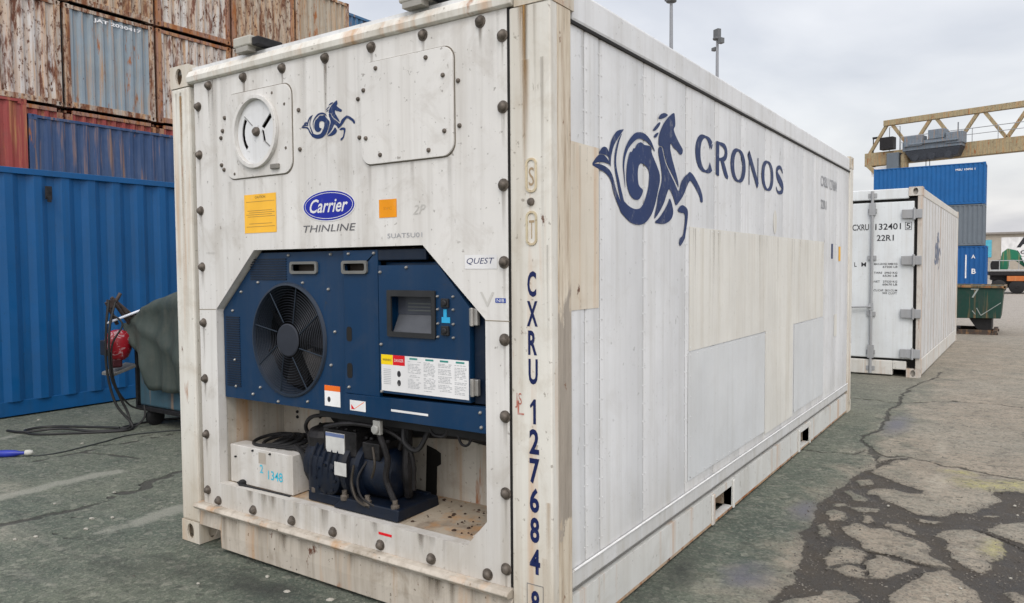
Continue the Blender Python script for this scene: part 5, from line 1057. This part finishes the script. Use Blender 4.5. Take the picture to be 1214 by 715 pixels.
for sgn in (-.35, .35):
    m = MB(); m.beam((.1, sgn, 10.8), (2.1, sgn*2, 8.8), .34); m.beam((2.1, sgn*2, 8.8), (2.5, sgn*7, .6), .5, .4); m.build('leg', cy, cr_)
    m = MB(); m.beam((22.5, sgn, 10.8), (22.0, sgn*7, .6), .6, .5); m.build('leg', cy, cr_)
m = MB(); m.box(2.0, 3.0, -3.2, 3.2, 0, .7); m.box(21.5, 22.5, -3.2, 3.2, 0, .7); m.build('bogie', cy, cr_, .05)
sg = MB().quadbox([(.45, -.5, 9.7), (1.9, -.5, 9.7), (1.9, -.46, 9.7), (.45, -.46, 9.7), (.45, -.5, 10.55), (1.9, -.5, 10.55), (1.9, -.46, 10.55), (.45, -.46, 10.55)]).build('sign_board', white_film, cr_)
text('TRANSIT', front(-.5), .75, 1.75, 9.95, 10.25, black_ink, cr_, d=.01, shear=.3)

# ------------------------------------------------------------------ floodlight masts
for k, (x, y, h, lab) in enumerate(((-19.64, 55.3, 22.9, 'left one of two slim grey masts above the reefer roof'), (-19.95, 67.2, 22.9, 'slim grey mast with lamp cluster, right one of two above the reefer roof'))):
    t = empty('floodlight_mast', (x, y, 0), R(-30), lab, 'mast', 'floodlight masts in the yard')
    mg = plain('mast_grey', (.26, .27, .29), .6)
    m = MB(); m.lathe((0, 0, 0), (0, 0, 1), [(0, .25), (h-1, .13), (h, .11)], 10); m.build('mast', mg, t)
    hd = MB(); hd.lathe((0, 0, h-.35), (0, 0, 1), [(0, .12), (.1, .42), (.25, .42), (.35, .1)], 12)
    if k == 0: hd.box(-.5, .5, -.3, .3, h-.1, h+.55)
    else: hd.box(-.35, .30, -.2, .2, h-.1, h+.7); hd.box(.3, .75, -.2, .2, h-.75, h-.25); hd.box(-.6, -.1, -.2, .2, h-1.2, h-.9)
    hd.build('lamp_head', plain('lamp_dark', (.12, .125, .13), .5), t, .03)

# ------------------------------------------------------------------ warehouse and works vehicle at the right
wh = empty('warehouse', (-30, 93, 0), 0, 'long low beige warehouse with white panels beyond the yard', 'warehouse')
m = MB(); m.box(0, 80, 0, 20, 0, 4.75); m.build('wall', paint('warehouse_beige', (.40, .36, .30), (.3, .26, .2), .2, .15, 0, .7), wh)
m = MB(); m.box(-.3, 80.3, -.3, 20.3, 4.752, 4.95); m.build('roof', paint('warehouse_roof', (.27, .25, .23), (.2, .18, .15), .2, .2, 0, .7), wh)
m = MB(); m.box(32.1, 34.9, -.06, -.002, 2.4, 4.4); m.build('wall_panel', white_film, wh)
m = MB(); m.box(20.1, 30.0, -.05, -.002, 0, 3.6); m.build('roller_door', grey_metal, wh)
m = MB(); m.box(30.45, 31.25, -.06, -.002, 2.3, 4.15); m.build('window', plain('cyan_window', (.10, .42, .55), .2), wh)
text('A', front(0), 33.45, 35.1, 3.3, 4.5, black_ink, wh, d=.08, bold=.03)
text('AGRO', front(0), 33.25, 35.4, 2.6, 3.0, black_ink, wh, d=.08, bold=.02)
fx_ = MB(); 
ft = empty('flatbed_trailer', (2.5, 44, 0), R(3), 'dark flatbed trailer with grey railings and an orange side, parked far right', 'trailer')
m = MB(); m.box(0, 9, .2, 2.6, .95, 1.15); m.box(.1, 8.9, .6, 1.0, .7, .95); m.box(.1, 8.9, 1.8, 2.2, .7, .95); m.build('deck', dark_metal, ft, .01)
m = MB(); m.box(.80, 9, .10, .196, .66, .92); m.build('side_board', paint('orange_board', (.50, .15, .04), (.2, .1, .05), .3, .3, .2, .55), ft, .01)
m = MB()
for k in range(22): x = .05+k*.42; m.tube([(x, .22, 1.15), (x, .22, 1.72)], .02, 6)
m.tube([(.05, .22, 1.72), (8.9, .22, 1.72)], .025, 6); m.tube([(.05, .22, 1.2), (8.9, .22, 1.2)], .06, 6); m.build('railing', plain('rail_pale', (.34, .35, .35), .5), ft)
for x in (.45, 1.25, 2.3, 3.1, 7.0):
    m = MB(); m.lathe((x, .14, .36), (0, 1, 0), [(0, .30), (.02, .36), (.22, .36), (.24, .30)], 20); wl = m.build('wheel', black, ft, smooth=True)
    m = MB(); m.lathe((x, .12, .36), (0, 1, 0), [(0, .08), (.05, .13)], 14); m.build('rim', dark_metal, wl, smooth=True)
m = MB(); m.box(.2, 8.8, .5, 2.3, .30, .7); m.build('underframe', black, ft)
gl = empty('loader_arm', (2.9, 45.2, 1.16), R(3), 'green loader arm with a dark bucket lying on the far trailer', 'machine part')
m = MB(); m.rings([[(x, y, z) for x, z in ((.05, .45), (.15, 1.0), (.38, 1.2), (.75, 1.1), (1.35, .35), (1.2, .15), (.7, .6), (.5, .6), (.4, .1), (.05, .1))] for y in (-.25, .25)]); m.build('arm', paint('loader_green', (.01, .16, .085), (.05, .08, .05), .3, .3, .05, .45), gl, .02)
m = MB(); m.rings([[(x, y, z) for x, z in ((-.4, .35), (-.3, .55), (.05, .62), (.04, .0), (-.3, .0))] for y in (-.4, .4)]); m.build('bucket', black, gl, .02)
pl_ = MB(); pl_.quadbox([(1.3, -.5, .0), (2.6, -.5, 0), (2.6, .5, 0), (1.3, .5, 0), (.95, -.5, .75), (1.5, -.5, .8), (1.5, .5, .8), (.95, .5, .75)]); pl_.build('counter_plate', white_film, gl, .02)

# ------------------------------------------------------------------ cart under a tarpaulin, left
ct = empty('welding_cart', (-2.32, 1.6, 0), 0, 'wheeled cart with teal-grey panels between the blue container and the white reefer', 'cart')
teal = paint('teal_grey_panel', (.045, .095, .125), (.05, .05, .05), .35, .4, .05, .6, .2)
m = MB(); m.box(-.98, .1, .03, .95, .19, .93); m.build('body_panel', teal, ct, .02)
m = MB(); m.box(-1.0, .12, .0, .98, .15, .19); m.box(-1.0, -.97, .0, .05, .19, 1.1)
m.build('frame', dark_metal, ct, .004)
for x in (-.80, .0):
    for y in (.08, .85):
        m = MB(); m.lathe((x-.035, y, .085), (1, 0, 0), [(0, .06), (.01, .085), (.06, .085), (.07, .06)], 18); m.build('wheel', black, ct, smooth=True)
m = MB(); m.quadbox([(-1.2, -.22, .50), (-.98, -.22, .50), (-.98, .02, .57), (-1.2, .02, .57), (-1.2, -.22, .53), (-.98, -.22, .53), (-.98, .02, .60), (-1.2, .02, .60)]); m.build('side_shelf', plain('shelf_grey', (.16, .16, .15), .6, 0, .2), ct, .004)
m = MB()
for a, b_ in (((.02, -.18, 1.0), (.02, -.28, 1.22)), ((.0, -.22, 1.26), (.02, .0, 1.05)), ((.03, -.2, 1.20), (.0, -.05, 1.0)), ((.0, -.24, 1.12), (.02, -.14, 1.30)), ((.01, -.12, 1.16), (.02, .03, .92))): m.tube([(a[0]-.98, a[1], a[2]), (b_[0]-.98, b_[1], b_[2])], .018, 8)
m.box(-1.0, -.94, -.26, -.2, 1.16, 1.24); m.build('torch_rack', plain('torch_brown', (.06, .045, .04), .6, .2, .4), ct, .004)
m = MB(); m.tube([(-.93, -.30, 1.02), (-.92, .03, 1.125)], .012, 8); m.build('white_rod', plain('rod_white', (.66, .68, .74), .5), ct)
# tarpaulin : draped sheet
def tarp():
    import bmesh
    NU, NV = 46, 60; V = []; F_ = []
    for i in range(NU+1):
        yv = -.06+1.75*i/NU
        tt = i/NU
        top = 1.04+.30*min(1, max(0, (yv+.05)/.62))**.8
        hemR = 1.0-.62*min(1, max(0, (yv+.02)/.42))
        for j in range(NV+1):
            s_ = j/NV*2-1                         # -1 back side .. 1 our side
            a = abs(s_); sg_ = 1 if s_ > 0 else -1
            half = .52+.02*math.sin(yv*9)
            if a < .45:
                x = sg_*half*(a/.45); z = top-.05*(a/.45)**3+.02*math.sin(yv*11+x*9)
            else:
                k = (a-.45)/.55; hem = hemR if s_ > 0 else .4; x = sg_*(half+.05*math.sin(k*2.2)+.035*k*math.sin(yv*21+2*math.sin(k*3)))
                z = (top-.05)*(1-k)+hem*k
            x += .006*(1-abs(math.sin(yv*13+z*5)))**2
            if s_ > .2:
                an = math.atan2(1.12-z, yv+.12); ds_ = math.hypot(1.12-z, yv+.12)
                x += .045*(1-abs(math.sin(an*6.5+.6)))**1.5*min(1, ds_*1.6)-.02
            V.append((x-.5+.03, yv+.02*math.sin(z*14+s_*5), z+.006*math.sin(yv*40)))
    for i in range(NU):
        for j in range(NV): n = i*(NV+1)+j; F_.append((n, n+1, n+NV+2, n+NV+1))
    # front flap : the sheet closes over the near end as a folded triangle
    me = bpy.data.meshes.new('tarpaulin'); me.from_pydata(V, [], F_); o = bpy.data.objects.new('tarpaulin', me); col.objects.link(o)
    for p in me.polygons: p.use_smooth = True
    me.materials.append(paint('tarpaulin_green', (.042, .056, .050), (.11, .11, .09), .35, .35, 0, .62, .35))
    sdm = o.modifiers.new('thickness', 'SOLIDIFY'); sdm.thickness = .006
    o.location = (-3.32, 1.62, 0); o.rotation_euler = (0, 0, R(-90)); return o
tag(tarp(), 'dark grey-green tarpaulin draped over the wheeled cart', 'tarpaulin')
# welding helmet, hung on the cart's near corner
hm = empty('welding_helmet', (-3.34, 1.48, .80), R(-100), 'red and white welding helmet with a black visor hanging on the cart', 'helmet')
m = MB(); R_ = []
for z, a, b_ in ((-.15, .05, .04), (-.12, .085, .075), (-.05, .115, .10), (.03, .125, .11), (.09, .115, .10), (.13, .08, .07), (.145, .03, .03)):
    R_.append([(.02+a*math.cos(t), b_*1.05*math.sin(t), z) for t in [2*math.pi*j/20 for j in range(20)]])
m.rings(R_)
def helmet_mat():
    mm = bpy.data.materials.new('helmet_paint'); mm.use_nodes = True; nt = mm.node_tree; b = nt.nodes['Principled BSDF']; v = coords(nt)
    t = ramp(nt, noise(nt, v, 14, 4, .6, 1.5), .55, .60, (.33, .012, .022, 1), (.50, .30, .32, 1)); nt.links.new(t, b.inputs['Base Color']); b.inputs['Roughness'].default_value = .3; return mm
m.build('shell', helmet_mat(), hm, smooth=True)
m = MB(); m.box(.085, .150, -.125, .03, -.10, .045); m.build('visor', black_plastic, hm, .01)
m = MB(); m.box(.0, .10, -.05, .05, -.22, -.13); m.build('chin_guard', plain('helmet_dark', (.08, .02, .025), .5), hm, .02)
# cables
cb_ = MB()
CX = -3.27
for pts, rd_ in (([(CX, 1.34, 1.24), (CX+.02, 1.30, 1.0), (CX, 1.30, .6), (CX+.03, 1.36, .25), (CX+.15, 1.45, .04), (CX+.2, 1.32, .012), (CX-.1, 1.0, .012), (CX-.35, .8, .012), (CX-.62, .84, .012), (CX-.6, 1.05, .012), (CX-.3, 1.22, .012), (CX+.05, 1.38, .014)], .012),
                 ([(CX, 1.40, 1.22), (CX+.05, 1.31, .95), (CX+.03, 1.32, .55), (CX+.0, 1.42, .3), (CX+.05, 1.47, .12), (CX+.15, 1.40, .02), (CX, 1.15, .02), (CX-.3, 1.0, .035), (CX-.5, .78, .02), (CX-.75, .74, .012)], .012),
                 ([(CX+.02, 1.36, 1.1), (CX+.08, 1.42, 1.0), (CX+.05, 1.33, .80), (CX+.02, 1.36, .45), (CX, 1.5, .22), (CX+.05, 1.62, .15)], .009),
                 ([(CX+.1, 1.60, .20), (CX+.14, 1.58, .10), (CX+.12, 1.5, .02), (CX+.05, 1.40, .012), (CX+.0, 1.62, .012), (CX+.05, 1.9, .012), (CX+.4, 2.3, .012)], .010)):
    cb_.tube(curve(pts, 8), rd_, 7)
tag(cb_.build('welding_cable', plain('cable_black', (.02, .02, .02), .5), None, smooth=True), 'black welding cables hanging from the cart and coiled on the ground', 'cable')
cg = MB(); cg.tube(curve([(-2.76, .42, .008), (-2.70, .60, .008), (-2.78, 1.0, .008), (-2.85, 1.3, .008), (-2.6, 1.75, .008), (-2.2, 2.3, .008)], 8), .006, 6)
tag(cg.build('thin_hose', plain('hose_grey', (.04, .045, .045), .6), None, smooth=True), 'thin dark hose lying across the ground in front of the cart', 'hose')
m = MB(); m.lathe((-3.15, .10, .032), (.34, .30, 0), [(0, .018), (.01, .03), (.30, .03), (.36, .026), (.40, .014), (.44, .012)], 14)
bt = m.build('spray_can', plain('can_blue', (.02, .035, .30), .3), None, smooth=True); tag(bt, 'blue bottle-shaped tool with a pale cap lying on the ground at the left edge', 'tool')
m = MB(); m.lathe((-2.822, .39, .034), (.34, .30, 0), [(0, .022), (.03, .024), (.05, .018), (.06, .004)], 10); m.build('cap', plain('cap_pale', (.5, .5, .45), .5), bt, smooth=True)
# litter and stones
random.seed(21)
me0 = None
SC = [(0, 0)]
allst = [tuple(p)+(random.uniform(.010, .02),) for p in DATA['stones']]
for k in range(34):
    allst.append((random.uniform(-3.5, 4.2), random.uniform(-.6, 5.5), random.uniform(.004, .010)))
for i, (x, y, s_) in enumerate(allst):
    if -.05 < x < 2.5 and y > -.05: continue
    if me0 is None or i % 5 == 0:
        m = MB(); rnd = [random.uniform(.75, 1.2) for _ in range(24)]; R_ = []
        for q, (z, r_) in enumerate(((0, .7), (.35, 1.0), (.75, .85), (1.0, .4))): R_.append([(r_*math.cos(2*math.pi*j/6)*rnd[q*6+j], r_*math.sin(2*math.pi*j/6)*rnd[q*6+j]*.75, z*.8) for j in range(6)])
        m.rings(R_); o = m.build('stone', plain('pale_stone', (.36, .345, .30), .8, 0, .25, 30)); me0 = o.data
    else:
        o = bpy.data.objects.new('stone', me0); col.objects.link(o)
    o.location = (x, y, -.002); o.scale = (s_, s_, s_*.9); o.rotation_euler = (0, 0, random.uniform(0, 6))
    tag(o, 'small pale stone chip lying loose on the ground', 'stone', 'small stones scattered on the ground')
